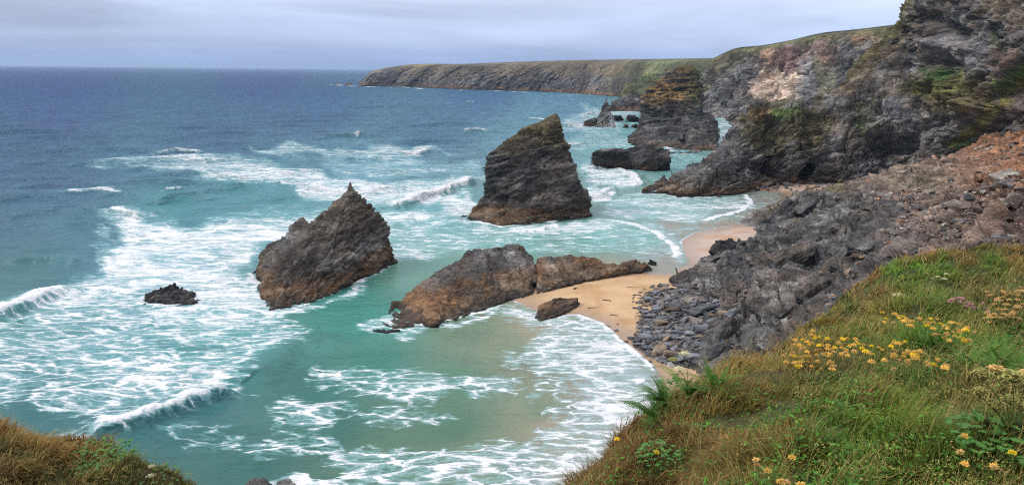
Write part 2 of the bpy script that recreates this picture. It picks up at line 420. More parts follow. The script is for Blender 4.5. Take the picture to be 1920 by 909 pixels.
FOAM_AREAS = [
    ([(-300, 600), (0, 610), (100, 556), (200, 548), (330, 532), (480, 515), (500, 585), (560, 600), (600, 618), (560, 640), (500, 665), (462, 712), (434, 738), (400, 753), (340, 776), (300, 796), (190, 832), (120, 800), (60, 775), (-200, 760)], .56, 22),
    ([(60, 640), (200, 600), (420, 600), (470, 660), (440, 730), (300, 790), (200, 800), (100, 740)], .63, 40),
    ([(420, 400), (700, 380), (900, 400), (900, 470), (740, 480), (600, 440)], .50, 30),
    ([(205, 402), (245, 400), (330, 424), (480, 412), (620, 398), (560, 440), (500, 470), (470, 505), (480, 540), (330, 545), (170, 575), (100, 582), (70, 560), (160, 520), (215, 450)], .80, 30),
    ([(270, 545), (420, 530), (490, 560), (520, 600), (420, 620), (280, 610)], .74, 20),
    ([(165, 308), (300, 284), (385, 290), (480, 302), (560, 310), (620, 330), (740, 335), (905, 330), (885, 368), (760, 392), (700, 380), (600, 362), (520, 358), (430, 350), (330, 333)], .60, 16),
    ([(240, 312), (380, 300), (560, 320), (600, 350), (500, 352), (400, 340), (300, 328)], .70, 10),
    ([(500, 335), (620, 325), (760, 350), (880, 345), (800, 385), (700, 392), (560, 370)], .74, 12),
    ([(450, 274), (560, 272), (640, 278), (800, 272), (850, 288), (720, 302), (520, 290)], .62, 9),
    ([(600, 300), (880, 300), (900, 330), (640, 330)], .50, 14),
    ([(640, 385), (760, 390), (890, 385), (880, 415), (760, 450), (700, 400)], .66, 16),
    ([(740, 410), (890, 395), (960, 425), (1100, 404), (1190, 424), (1240, 440), (1262, 470), (1262, 488), (1200, 482), (1100, 476), (1000, 476), (960, 458), (870, 468), (745, 470)], .47, 16),
    ([(860, 412), (950, 428), (1100, 408), (1190, 426), (1120, 440), (960, 444), (880, 428)], .66, 8),
    ([(740, 430), (860, 430), (860, 470), (750, 490)], .58, 16),
    ([(800, 380), (880, 350), (905, 390), (880, 420), (820, 420)], .72, 14),
    ([(470, 515), (505, 580), (590, 568), (700, 515), (745, 490), (740, 505), (640, 560), (560, 590), (500, 610), (440, 600)], .66, 8),
    ([(690, 610), (740, 590), (830, 606), (880, 596), (950, 570), (1000, 578), (930, 590), (840, 615), (760, 632), (700, 628)], .62, 9),
    ([(960, 562), (1040, 588), (1086, 590), (1132, 607), (1170, 637), (1226, 686), (1245, 730), (1250, 800), (1200, 860), (1150, 960), (1040, 909), (1010, 860), (1040, 790), (1020, 740), (970, 700), (965, 655), (1020, 620), (950, 590)], .62, 18),
    ([(1100, 610), (1160, 634), (1226, 686), (1245, 730), (1240, 810), (1170, 830), (1120, 780), (1080, 680)], .74, 20),
    ([(560, 700), (640, 695), (760, 700), (960, 715), (980, 740), (860, 735), (780, 760), (700, 750), (600, 730)], .50, 18),
    ([(480, 765), (560, 750), (650, 760), (620, 800), (560, 825), (500, 800)], .52, 18),
    ([(650, 780), (780, 765), (860, 780), (780, 795), (680, 800)], .45, 14),
    ([(620, 870), (700, 830), (800, 850), (1000, 830), (1100, 860), (1060, 960), (640, 960)], .54, 24),
    ([(440, 830), (600, 820), (640, 850), (480, 860)], .44, 14),
    ([(480, 895), (540, 885), (600, 896), (700, 905), (760, 960), (480, 960)], .85, 8),
    ([(300, 805), (420, 800), (460, 830), (380, 840), (320, 825)], .42, 14),
    ([(1100, 300), (1130, 306), (1190, 330), (1196, 345), (1150, 355), (1110, 345), (1080, 320)], .74, 9),
    ([(1095, 355), (1145, 350), (1150, 368), (1110, 378)], .78, 6),
    ([(1125, 385), (1200, 350), (1290, 356), (1390, 358), (1412, 376), (1390, 398), (1290, 420), (1170, 415), (1110, 400)], .60, 10),
    ([(1190, 428), (1290, 425), (1340, 430), (1290, 440), (1280, 475), (1240, 440)], .58, 8),
    ([(1290, 360), (1440, 352), (1480, 372), (1430, 400), (1340, 428), (1300, 420)], .36, 10),
    ([(1040, 262), (1130, 240), (1180, 255), (1240, 275), (1330, 288), (1330, 300), (1255, 300), (1190, 285), (1080, 285), (1040, 275)], .52, 8),
    ([(1040, 215), (1095, 205), (1110, 195), (1165, 195), (1195, 205), (1185, 250), (1110, 250), (1050, 240)], .58, 7),
    ([(1075, 225), (1100, 228), (1160, 232), (1185, 240), (1130, 246), (1085, 238)], .82, 4),
    ([(1020, 225), (1090, 222), (1075, 232), (1030, 232)], .6, 4),
    ([(1330, 225), (1385, 222), (1385, 262), (1345, 280), (1340, 250)], .6, 6),
    ([(1240, 300), (1350, 292), (1340, 330), (1240, 345), (1180, 330)], .34, 9),
    ([(60, 700), (200, 690), (0, 760)], -.4, 30),
    ([(-40, 770), (70, 760), (170, 800), (180, 850), (0, 800)], -.75, 20),
    ([(290, 640), (400, 655), (420, 672), (330, 668)], -.55, 14),
    ([(590, 590), (740, 520), (870, 490), (760, 560), (690, 610), (600, 640)], -.8, 16),
    ([(900, 600), (1000, 600), (960, 650), (820, 640), (840, 615)], -.5, 16),
    ([(450, 740), (560, 790), (660, 800), (640, 830), (400, 820)], -.6, 14),
    ([(960, 700), (1080, 720), (1100, 780), (1000, 800), (900, 760)], -.55, 16),
]
# crest polylines in pixels: points, height m, foam strength, foam trail m, front width m, back width m
CRESTS = [
    ([(150, 842), (190, 831), (240, 817), (300, 797), (350, 772), (400, 753), (437, 735)], 1.9, 1.0, 7, 1.6, 7),
    ([(437, 735), (480, 700), (560, 660), (660, 640)], 0.9, 0.0, 0, 3, 9),
    ([(-260, 640), (0, 604), (60, 575), (100, 553), (170, 545)], 1.7, 1.0, 7, 1.5, 7),
    ([(170, 545), (230, 546), (262, 552)], 0.5, .9, 5, 2, 6),
    ([(700, 398), (760, 388), (820, 366), (870, 350), (892, 340)], 2.2, 1.0, 11, 1.8, 9),
    ([(740, 405), (800, 412), (870, 420)], 1.3, 0.0, 0, 3, 7),
    ([(195, 405), (225, 408), (262, 416)], 1.6, 1.0, 6, 2, 8),
    ([(240, 396), (320, 378), (400, 362), (470, 350)], 1.6, 0.0, 0, 3, 10),
    ([(0, 412), (80, 404), (190, 400)], 1.2, 0.0, 0, 4, 10),
    ([(-100, 505), (0, 498), (90, 488), (180, 492)], 1.4, 0.0, 0, 3, 10),
    ([(0, 356), (100, 348), (200, 352), (300, 342), (420, 350)], 1.3, 0.0, 0, 4, 12),
    ([(115, 366), (180, 362), (240, 366)], .8, .75, 6, 3, 8),
    ([(296, 289), (330, 285), (377, 288)], 1.6, 1.0, 7, 2.5, 10),
    ([(200, 306), (300, 322), (420, 336), (520, 340)], .9, .3, 8, 3, 10),
    ([(310, 360), (345, 357)], 1.2, .8, 3, 2, 8),
    ([(500, 340), (560, 352), (620, 362), (690, 364), (760, 350)], 1.2, .9, 12, 3, 9),
    ([(600, 262), (680, 255), (710, 262)], 2.0, .0, 0, 3.5, 12),
    ([(662, 259), (680, 256)], 1.6, 1.0, 7, 2.5, 10),
    ([(870, 250), (895, 246), (910, 250)], 2.0, 1.0, 6, 3, 12),
    ([(872, 192), (910, 192)], 1.8, 1.0, 14, 5, 15),
    ([(745, 288), (775, 292), (800, 284)], 1.5, 1.0, 10, 3, 10),
    ([(640, 205), (760, 200), (870, 205)], 1.5, 0.0, 0, 8, 18),
    ([(700, 245), (800, 236), (900, 232)], 1.3, 0.0, 0, 5, 14),
    ([(985, 222), (1020, 226), (1060, 224)], 1.4, .8, 12, 5, 12),
    ([(1050, 236), (1080, 240), (1120, 242)], 1.5, .9, 14, 4, 12),
    ([(1055, 275), (1075, 274), (1090, 270)], 1.6, 1.0, 10, 3, 10),
    ([(1080, 222), (1100, 215), (1130, 205), (1160, 200)], 1.2, .7, 14, 5, 14),
    ([(1180, 352), (1196, 345), (1190, 332), (1150, 318)], 1.0, 1.0, 8, 2, 7),
    ([(1100, 372), (1130, 368), (1148, 356)], 1.1, 1.0, 6, 2, 7),
    ([(1290, 420), (1340, 411), (1392, 398), (1412, 380), (1398, 366), (1360, 360)], .35, 1.0, 4, .8, 4),
    ([(1110, 410), (1180, 424), (1230, 440), (1262, 468), (1268, 490)], .45, 1.0, 5, 1, 4),
    ([(950, 440), (1010, 436), (1050, 424)], .6, 1.0, 4, 1, 5),
    ([(1240, 712), (1226, 688), (1196, 660), (1166, 636), (1132, 606), (1086, 589), (1040, 588)], .05, .95, 3, .8, 3),
    ([(1275, 470), (1280, 450), (1302, 438), (1345, 429), (1425, 415)], .03, .8, 1.6, .5, 2),
    ([(1240, 800), (1246, 760), (1240, 735)], .05, .9, 3, .8, 3),
    ([(1390, 356), (1440, 354), (1475, 364), (1486, 374)], .02, .6, 1.5, .5, 2),
    ([(960, 563), (1000, 578)], .03, .8, 1.5, .5, 2),
    ([(505, 582), (560, 575), (640, 545), (700, 516), (738, 490)], .1, .9, 1.2, 1.0, 1.2),
    ([(710, 612), (760, 608), (820, 606), (880, 592), (950, 566)], .1, .9, 1.0, 1.0, 1.0),
    ([(880, 412), (940, 427), (1000, 421), (1060, 410), (1108, 402)], .3, 1.0, 2.5, 2.0, 2.5),
    ([(270, 572), (320, 575), (368, 570)], .2, .9, 1.5, 1.5, 1.5),
    ([(468, 508), (495, 540), (486, 572)], .3, 1.0, 2, 2.0, 2),
    ([(1172, 270), (1240, 274), (1262, 285), (1340, 286)], .3, 1.0, 4, 2.5, 4),
    ([(1110, 303), (1165, 314), (1205, 318), (1256, 314)], .2, .8, 2, 1.5, 2),
    ([(614, 159), (640, 161), (680, 163), (720, 164)], .8, 1.0, 22, 14, 22),
    ([(730, 164), (745, 163), (800, 168)], .5, .9, 14, 12, 14),
    ([(820, 168), (880, 170), (960, 172), (1000, 175)], .5, .9, 10, 9, 10),
    ([(1060, 176), (1100, 178), (1160, 180)], .5, .9, 9, 8, 9),
    ([(1150, 196), (1165, 208), (1185, 212), (1225, 214)], .5, 1.0, 8, 7, 8),
    ([(1205, 355), (1290, 360), (1360, 356)], .1, .7, 2, 1.5, 2),
]
SEACOL = [((-300, 140), (64, 98, 150)), ((100, 150), (64, 98, 150)), ((500, 150), (66, 100, 150)), ((900, 175), (70, 118, 158)), ((100, 200), (62, 100, 148)), ((600, 200), (64, 110, 150)), ((1050, 190), (98, 150, 176)),
          ((0, 280), (56, 102, 138)), ((400, 250), (62, 110, 146)), ((800, 240), (72, 124, 154)), ((1000, 260), (104, 160, 176)), ((1140, 265), (120, 178, 182)), ((1280, 320), (112, 168, 164)),
          ((100, 340), (52, 104, 134)), ((300, 300), (70, 124, 150)), ((500, 370), (74, 146, 154)), ((700, 310), (96, 152, 172)), ((0, 420), (48, 104, 126)), ((200, 440), (50, 112, 128)), ((330, 390), (62, 140, 146)),
          ((60, 510), (60, 116, 122)), ((0, 560), (72, 132, 128)), ((300, 500), (110, 160, 180)), ((200, 640), (58, 132, 138)), ((400, 640), (66, 144, 142)), ((60, 800), (44, 108, 110)), ((300, 740), (44, 110, 118)),
          ((820, 400), (90, 158, 164)), ((780, 500), (104, 158, 138)), ((640, 600), (60, 142, 128)), ((700, 590), (66, 146, 130)), ((560, 720), (44, 114, 104)), ((420, 870), (50, 108, 100)), ((600, 800), (52, 114, 100)), ((700, 680), (56, 132, 112)),
          ((860, 620), (112, 138, 108)), ((840, 720), (84, 132, 104)), ((940, 650), (132, 146, 118)), ((1000, 620), (168, 160, 134)), ((700, 860), (88, 126, 100)), ((830, 800), (78, 124, 96)), ((900, 870), (124, 138, 108)), ((1020, 700), (134, 138, 114)),
          ((1040, 800), (168, 156, 130)), ((1120, 720), (168, 156, 142)), ((1180, 800), (176, 150, 126)), ((1000, 770), (128, 144, 116)), ((1080, 870), (176, 160, 134)), ((950, 470), (120, 172, 160)), ((1100, 455), (92, 156, 140)), ((1180, 450), (112, 166, 152)),
          ((1200, 400), (130, 176, 172)), ((1300, 385), (146, 172, 160)), ((1260, 360), (96, 140, 118)), ((1330, 362), (100, 136, 110)), ((1400, 405), (158, 144, 124)), ((1440, 375), (144, 124, 100)), ((1330, 425), (168, 150, 134)), ((1220, 490), (158, 156, 144)), ((1230, 430), (166, 160, 148)),
          ((1120, 510), (160, 150, 120)), ((900, 560), (118, 140, 104)), ((970, 560), (170, 150, 112))]
def build_sea():
    # rows follow distance so that near water is dense and the horizon sparse
    ys = np.concatenate([np.array([134.0 - 2.4, 133.4 - 1.2]), np.arange(133.6, 260, 0.9), np.arange(260, 1010, 1.35), np.arange(1010, 1500, 14)])
    rt = CX  # distances for the centre column, radial fan of directions
    Yc = np.array([H * (math.cos(a) / math.sin(a)) for a in (PITCH + np.arctan((ys - CY) / FPX))[2:]])
    Yc = np.concatenate([[37500., 15500.], np.minimum(Yc, 14500.)]); Yc = np.maximum.accumulate(Yc[::-1])[::-1]
    ths = np.concatenate([np.arange(-900, -60, 9), np.arange(-60, 1560, 1.55), np.arange(1560, 2900, 9)]); ta = (ths - CX) / FPX * 0.985
    D, T = np.meshgrid(Yc, ta, indexing='ij')
    x = (D * T).ravel(); y = D.ravel(); P = np.stack([x, y, np.zeros_like(x)], 1)
    px, py = proj(P)
    nr, nc = D.shape
    dist = np.hypot(x, y); fade = np.clip(1 - (dist - 600) / 1500, 0.0, 1)
    land = sdpoly(x[:], y[:], LAND); shore = np.clip(land / 60.0, 0.03, 1)
    # wind sea and swell
    rng = np.random.default_rng(3); z = np.zeros_like(x)
    foam = raster(FOAM_AREAS)(px, py)
    for i in range(34):
        lam = 5.5 * (1.115 ** i); th = R_(-68) + rng.normal(0, 0.42)      # travel direction
        if lam > 170: break
        k = 2 * math.pi / lam; kx, ky = math.cos(th), math.sin(th)
        amp = 0.011 * lam ** 0.78 if lam < 60 else 0.011 * 60 ** 0.78 * (60 / lam)
        ph = rng.uniform(0, 6.28); sp = np.maximum(dist * dist / (H * FPX) * 1.3, dist / FPX * 2)
        ok = np.clip(lam / (sp * 3) - 0.6, 0, 1)
        wv = np.sin((x * kx + y * ky) * k + ph + 1.5 * vnoise(np.stack([x, y, 0 * x], 1) / (lam * 3), 50 + i))
        z += amp * ok * (wv + 0.35 * (1 - 2 * np.abs(wv)) * -1)
    z *= shore ** 0.7
    for rx, ry, rr in ((320, 560, 26), (1180, 300, 60), (640, 500, 45), (870, 550, 45), (1000, 400, 50), (730, 612, 16), (1125, 225, 60)):
        g = G(rx, ry); z *= 1 - .75 * np.exp(-((x - g[0]) ** 2 + (y - g[1]) ** 2) / rr ** 2)
    chop = ridged(np.stack([x / 5.0, y / 3.0, 0 * x], 1), 4, 77)
    z += 0.5 * (chop - 0.5) * np.clip(foam * 1.3, 0, 1) * np.clip(1 - dist / 700, 0, 1) * np.clip(land / 15, 0.05, 1)
    for pts, A, fs, trail, wf, wb in CRESTS:
        p = np.array([G(a, b)[:2] for a, b in pts])
        lo = p.min(0) - 5 * max(wb, wf, trail) - 5; hi = p.max(0) + 5 * max(wb, wf, trail) + 5
        s = np.nonzero((x > lo[0]) & (x < hi[0]) & (y > lo[1]) & (y < hi[1]))[0]
        if not len(s): continue
        X, Y = x[s], y[s]
        jit = fbm(np.stack([X, Y, 0 * X], 1) / (3.2 * max(wf, 1)), 4, 11) * max(wf, .5) * 1.6
        # photo crests run left to right and break towards the viewer
        d, sg, t = sdline(X, Y, p); sd = d * sg + jit
        end = sstep(0, 0.16, t) * sstep(1.0, 0.84, t) if t.max() > 0 else 1
        endf = np.where((t <= 0) | (t >= 1), np.exp(-(d / (2.0 * wb)) ** 2), 1.0); am = (0.25 + 0.75 * end) * endf
        prof = np.where(sd > 0, np.exp(-(sd / wf) ** 2), np.exp(-(sd / wb) ** 2) * 0.8 + 0.2 * np.exp(-(sd / (wb * .3)) ** 2))
        z[s] += 1.25 * A * am * prof
        if fs:
            rough = fbm(np.stack([X, Y, 0 * X], 1) / 1.6, 4, 23)
            f = np.where(sd > 0, np.exp(-(sd / (wf * 0.9)) ** 2), np.exp(-(-sd / (trail + .1)) ** 1.5)) * am ** 0.5
            f2 = fs * (0.25 + 0.75 * f) * f
            foam[s] = np.maximum(foam[s], np.where(f2 > 0.5, f2 * 1.15, f2))
            z[s] += A * 0.22 * rough * am * f
    z = np.where(land < -2.5, -0.6, z); z = np.where((land >= -2.5) & (land < 0), z * 0.2, z)
    z = np.where(dist > 6000, 0, z)
    P[:, 2] = z
    # colour of the water body: deep blue offshore, green where it shoals, sand showing through at the edge
    pj = np.stack([x / 60, y / 60, 0 * x], 1); sc_ = np.clip(1 - dist / 900, 0, 1)
    jx, jy = fbm(pj, 3, 201) * 70 * sc_, fbm(pj, 3, 211) * 26 * sc_
    c = idw(px + jx, py + jy, [a for a, b in SEACOL], [lin(*b) for a, b in SEACOL], 3.0) * np.interp(py, [130, 200, 330, 600, 900], [.62, .66, .62, .66, .66])[:, None]
    nn = fbm(np.stack([x / 9, y / 5, 0 * x], 1), 4, 301) * sc_
    c = c * (1 + 0.16 * nn)[:, None]
    me = mesh('sea', P, gridF(nr, nc), attrs={'Col': c, 'foam': foam, 'land': land})
    mt, nt, bs, out = newmat('sea_water'); L = nt.links
    ge = nnode(nt, 'ShaderNodeNewGeometry'); pos = ge.outputs['Position']
    ac = nnode(nt, 'ShaderNodeAttribute', attribute_name='Col'); af = nnode(nt, 'ShaderNodeAttribute', attribute_name='foam')
    mp = nnode(nt, 'ShaderNodeMapping'); mp.inputs['Rotation'].default_value = (0, 0, R_(-22)); mp.inputs['Scale'].default_value = (0.38, 1.0, 1.0); L.new(pos, mp.inputs[0])
    v = mp.outputs[0]
    wn = noisen(nt, v, 0.22, 4, 0.6)
    vm = nnode(nt, 'ShaderNodeVectorMath', operation='MULTIPLY_ADD'); L.new(wn.outputs[1], vm.inputs[0]); vm.inputs[1].default_value = (4.5, 4.5, 0); L.new(v, vm.inputs[2])
    wn2 = noisen(nt, v, 1.3, 3, 0.6)
    vm2 = nnode(nt, 'ShaderNodeVectorMath', operation='MULTIPLY_ADD'); L.new(wn2.outputs[1], vm2.inputs[0]); vm2.inputs[1].default_value = (0.9, 0.9, 0); L.new(vm.outputs[0], vm2.inputs[2])
    vv = vm2.outputs[0]
    def vor(s):
        n = nnode(nt, 'ShaderNodeTexVoronoi', feature='DISTANCE_TO_EDGE'); n.voronoi_dimensions = '2D'; n.inputs['Scale'].default_value = s; L.new(vv, n.inputs['Vector']); return n.outputs[0]
    w1 = mapr(nt, vor(0.40), 0.0, 0.20, 1.0, 0.0); w2 = mapr(nt, vor(1.05), 0.0, 0.26, 1.0, 0.0)
    big = noisen(nt, v, 0.075, 4, 0.6, 0.6); mid = noisen(nt, vv, 0.42, 5, 0.62); fine = noisen(nt, vv, 2.2, 4, 0.65)
    foam_ = af.outputs['Fac']; cd0 = nnode(nt, 'ShaderNodeVectorMath', operation='LENGTH'); L.new(pos, cd0.inputs[0])
    s = mathn(nt, 'MULTIPLY', foam_, 1.48)
    s = mathn(nt, 'ADD', s, mathn(nt, 'MULTIPLY', mathn(nt, 'SUBTRACT', big.outputs[0], 0.5), 1.3))
    s = mathn(nt, 'ADD', s, mathn(nt, 'MULTIPLY', mathn(nt, 'SUBTRACT', mid.outputs[0], 0.5), mapr(nt, cd0.outputs['Value'], 90, 240, 1.15, 1.7)))
    s = mathn(nt, 'ADD', s, mathn(nt, 'MULTIPLY', mathn(nt, 'SUBTRACT', fine.outputs[0], 0.5), 0.6))
    lace = mapr(nt, cd0.outputs['Value'], 90, 260, 1.0, 0.35)
    thin = mapr(nt, foam_, .35, .75, 1.35, .6)
    s = mathn(nt, 'ADD', s, mathn(nt, 'MULTIPLY', mathn(nt, 'MULTIPLY', mathn(nt, 'SUBTRACT', w1, .22), lace), mathn(nt, 'MULTIPLY', thin, 0.74)))
    s = mathn(nt, 'ADD', s, mathn(nt, 'MULTIPLY', mathn(nt, 'MULTIPLY', mathn(nt, 'SUBTRACT', w2, .22), lace), mathn(nt, 'MULTIPLY', thin, 0.50)))
    s = mathn(nt, 'ADD', s, .12)
    gate = mapr(nt, foam_, 0.02, 0.2, 0.0, 1.0, True)
    fm = mathn(nt, 'MULTIPLY', mapr(nt, s, 0.92, 1.5, 0.0, 1.0, True), gate)
    milky = mathn(nt, 'MULTIPLY', mapr(nt, s, 0.35, 1.2, 0.0, 0.58, True), gate)
    body = mixc(nt, milky, ac.outputs[0], lin(128, 176, 180))
    thick = mapr(nt, mathn(nt, 'ADD', mathn(nt, 'MULTIPLY', fine.outputs[0], .5), mathn(nt, 'MULTIPLY', mid.outputs[0], .5)), 0.36, 0.64, 0.48, 0.76)
    fw = nnode(nt, 'ShaderNodeCombineColor'); L.new(thick, fw.inputs[0]); L.new(mathn(nt, 'MULTIPLY', thick, 1.0), fw.inputs[1]); L.new(mathn(nt, 'MULTIPLY', thick, 1.01), fw.inputs[2])
    L.new(mixc(nt, fm, body, fw.outputs[0]), bs.inputs['Base Color'])
    L.new(mapr(nt, fm, 0, 1, 0.16, 0.85), bs.inputs['Roughness'])
    cdd = nnode(nt, 'ShaderNodeVectorMath', operation='LENGTH'); L.new(pos, cdd.inputs[0])
    L.new(mapr(nt, cdd.outputs['Value'], 150, 1200, 0.3, 0.10), bs.inputs['Specular IOR Level'])
    # ripples: fine near, long waves far off
    m3 = nnode(nt, 'ShaderNodeMapping'); m3.inputs['Rotation'].default_value = (0, 0, R_(-20)); m3.inputs['Scale'].default_value = (0.5, 1, 1); L.new(pos, m3.inputs[0])
    r1 = noisen(nt, m3.outputs[0], 0.9, 5, 0.6); r2 = noisen(nt, m3.outputs[0], 0.11, 5, 0.62); r3 = noisen(nt, m3.outputs[0], 0.028, 4, 0.6)
    cd = nnode(nt, 'ShaderNodeVectorMath', operation='LENGTH'); L.new(pos, cd.inputs[0])
    f2 = mapr(nt, cd.outputs['Value'], 100, 900, 0.15, 1.0); f3 = mapr(nt, cd.outputs['Value'], 500, 3000, 0.0, 1.0)
    hh = mathn(nt, 'MULTIPLY', r1.outputs[0], 0.42)
    hh = mathn(nt, 'ADD', hh, mathn(nt, 'MULTIPLY', mathn(nt, 'MULTIPLY', r2.outputs[0], 9.0), f2))
    hh = mathn(nt, 'ADD', hh, mathn(nt, 'MULTIPLY', mathn(nt, 'MULTIPLY', r3.outputs[0], 34.0), f3))
    def longn(sx, sy, amp, d0, d1):
        m_ = nnode(nt, 'ShaderNodeMapping'); m_.inputs['Scale'].default_value = (sx, sy, 1); L.new(pos, m_.inputs[0]); q = noisen(nt, m_.outputs[0], 1.0, 4, .65)
        return mathn(nt, 'MULTIPLY', mathn(nt, 'MULTIPLY', q.outputs[0], amp), mapr(nt, cd.outputs['Value'], d0, d1, 0.0, 1.0)), q.outputs[0]
    a1, q1 = longn(.13, .045, 14, 220, 600); a2, q2 = longn(.07, .012, 24, 700, 2200); a3, q3 = longn(.035, .004, 60, 2200, 6000)
    hh = mathn(nt, 'ADD', mathn(nt, 'ADD', hh, a1), mathn(nt, 'ADD', a2, a3))
    wtone = mathn(nt, 'ADD', mathn(nt, 'MULTIPLY', q1, .5), mathn(nt, 'MULTIPLY', q2, .5)); tn = mathn(nt, 'ADD', 1.0, mathn(nt, 'MULTIPLY', mathn(nt, 'SUBTRACT', wtone, .5), mapr(nt, cd.outputs['Value'], 200, 800, .3, 2.2)))  # light and dark of the wave slopes painted into the water colour
    hh = mathn(nt, 'ADD', hh, mathn(nt, 'MULTIPLY', fm, 0.12))
    bp = nnode(nt, 'ShaderNodeBump'); bp.inputs['Strength'].default_value = 1.0; bp.inputs['Distance'].default_value = 1.0
    L.new(hh, bp.inputs['Height']); L.new(bp.outputs[0], bs.inputs['Normal'])
    # a rough sea mirrors far less sky at grazing angles than a flat one: limit the reflectance
    bs.inputs['Specular IOR Level'].default_value = 0.0
    for l in list(bs.inputs['Specular IOR Level'].links): L.remove(l)
    df = nnode(nt, 'ShaderNodeBsdfDiffuse'); tv = nnode(nt, 'ShaderNodeVectorMath', operation='SCALE'); L.new(bs.inputs['Base Color'].links[0].from_socket, tv.inputs[0]); L.new(tn, tv.inputs[3]); L.new(tv.outputs[0], df.inputs[0]); L.new(bp.outputs[0], df.inputs['Normal'])
    gl = nnode(nt, 'ShaderNodeBsdfGlossy'); gl.inputs['Roughness'].default_value = .24; L.new(bp.outputs[0], gl.inputs['Normal'])
    lw = nnode(nt, 'ShaderNodeLayerWeight'); lw.inputs[0].default_value = .5; L.new(bp.outputs[0], lw.inputs['Normal'])
    fr = mathn(nt, 'MULTIPLY_ADD', mathn(nt, 'POWER', lw.outputs['Facing'], 3.0), mapr(nt, cd.outputs['Value'], 150, 1500, .34, .14), .025)
    fr = mathn(nt, 'MULTIPLY', fr, mapr(nt, fm, 0, 1, 1, .15))
    mx = nnode(nt, 'ShaderNodeMixShader'); L.new(fr, mx.inputs[0]); L.new(df.outputs[0], mx.inputs[1]); L.new(gl.outputs[0], mx.inputs[2]); L.new(mx.outputs[0], out.inputs[0])
    nt.nodes.remove(bs)
    me.materials.append(mt)
    tag(obj('sea', me), kind='structure')
build_sea()

# ================================================================== BEACH
def sand_h(x, y):
    d = -sdpoly(x, y, LAND)
    return np.clip(d * 0.045, -1.5, 1.6) + 0.02
def build_beach():
    xs = np.arange(880, 1720, 2.0); ys = np.concatenate([np.arange(300, 360, 1.0), np.arange(360, 900, 2.0)])
    X, Y = np.meshgrid(xs, ys); Q = G(X.ravel(), Y.ravel())
    z = sand_h(Q[:, 0], Q[:, 1]); d = -sdpoly(Q[:, 0], Q[:, 1], LAND)
    n = fbm(Q / 6.0, 4, 5); n2 = fbm(Q * np.array([1, 1, 0]) / 1.5, 3, 8)
    Q[:, 2] = z + 0.10 * n * np.clip(d / 6, 0, 1) + 0.03 * n2 * np.clip(d / 3, 0, 1)
    px, py = proj(Q)
    wet = np.clip(1 - (d + 2.0 * n) / 7.0, 0, 1)
    pinkish = sstep(515, 480, py)
    dry = mixv(np.tile(C(182, 150, 114), (len(Q), 1)), np.tile(C(170, 146, 130), (len(Q), 1)), pinkish)
    dry = mixv(dry, np.tile(C(166, 130, 92), (len(Q), 1)), sstep(0.0, 0.6, n))
    c = mixv(dry, np.tile(C(132, 106, 84), (len(Q), 1)), np.clip(wet, 0, 1) * 0.8)
    me = mesh('sand', Q, gridF(len(ys), len(xs)), attrs={'Col': c, 'wet': np.clip(wet + 0.5 * pinkish, 0, 1)})
    mt, nt, bs, out = newmat('beach_sand'); L = nt.links
    at = nnode(nt, 'ShaderNodeAttribute', attribute_name='Col'); aw = nnode(nt, 'ShaderNodeAttribute', attribute_name='wet')
    g = nnode(nt, 'ShaderNodeTexCoord'); n = noisen(nt, g.outputs['Object'], 1.1, 6, 0.65); n3 = noisen(nt, g.outputs['Object'], 0.16, 3)
    sc_ = nnode(nt, 'ShaderNodeVectorMath', operation='SCALE'); L.new(at.outputs[0], sc_.inputs[0])
    L.new(mathn(nt, 'MULTIPLY', mapr(nt, n.outputs[0], 0.3, 0.7, 0.9, 1.1), mapr(nt, n3.outputs[0], 0.3, 0.7, 0.9, 1.1)), sc_.inputs[3])
    L.new(sc_.outputs[0], bs.inputs['Base Color'])
    L.new(mapr(nt, aw.outputs['Fac'], 0, 1, 0.85, 0.32), bs.inputs['Roughness']); bs.inputs['Specular IOR Level'].default_value = 0.3
    bp = nnode(nt, 'ShaderNodeBump'); bp.inputs['Strength'].default_value = 0.3; bp.inputs['Distance'].default_value = 0.12; L.new(n.outputs[0], bp.inputs['Height']); L.new(bp.outputs[0], bs.inputs['Normal'])
    me.materials.append(mt); tag(obj('beach', me), kind='structure')
build_beach()

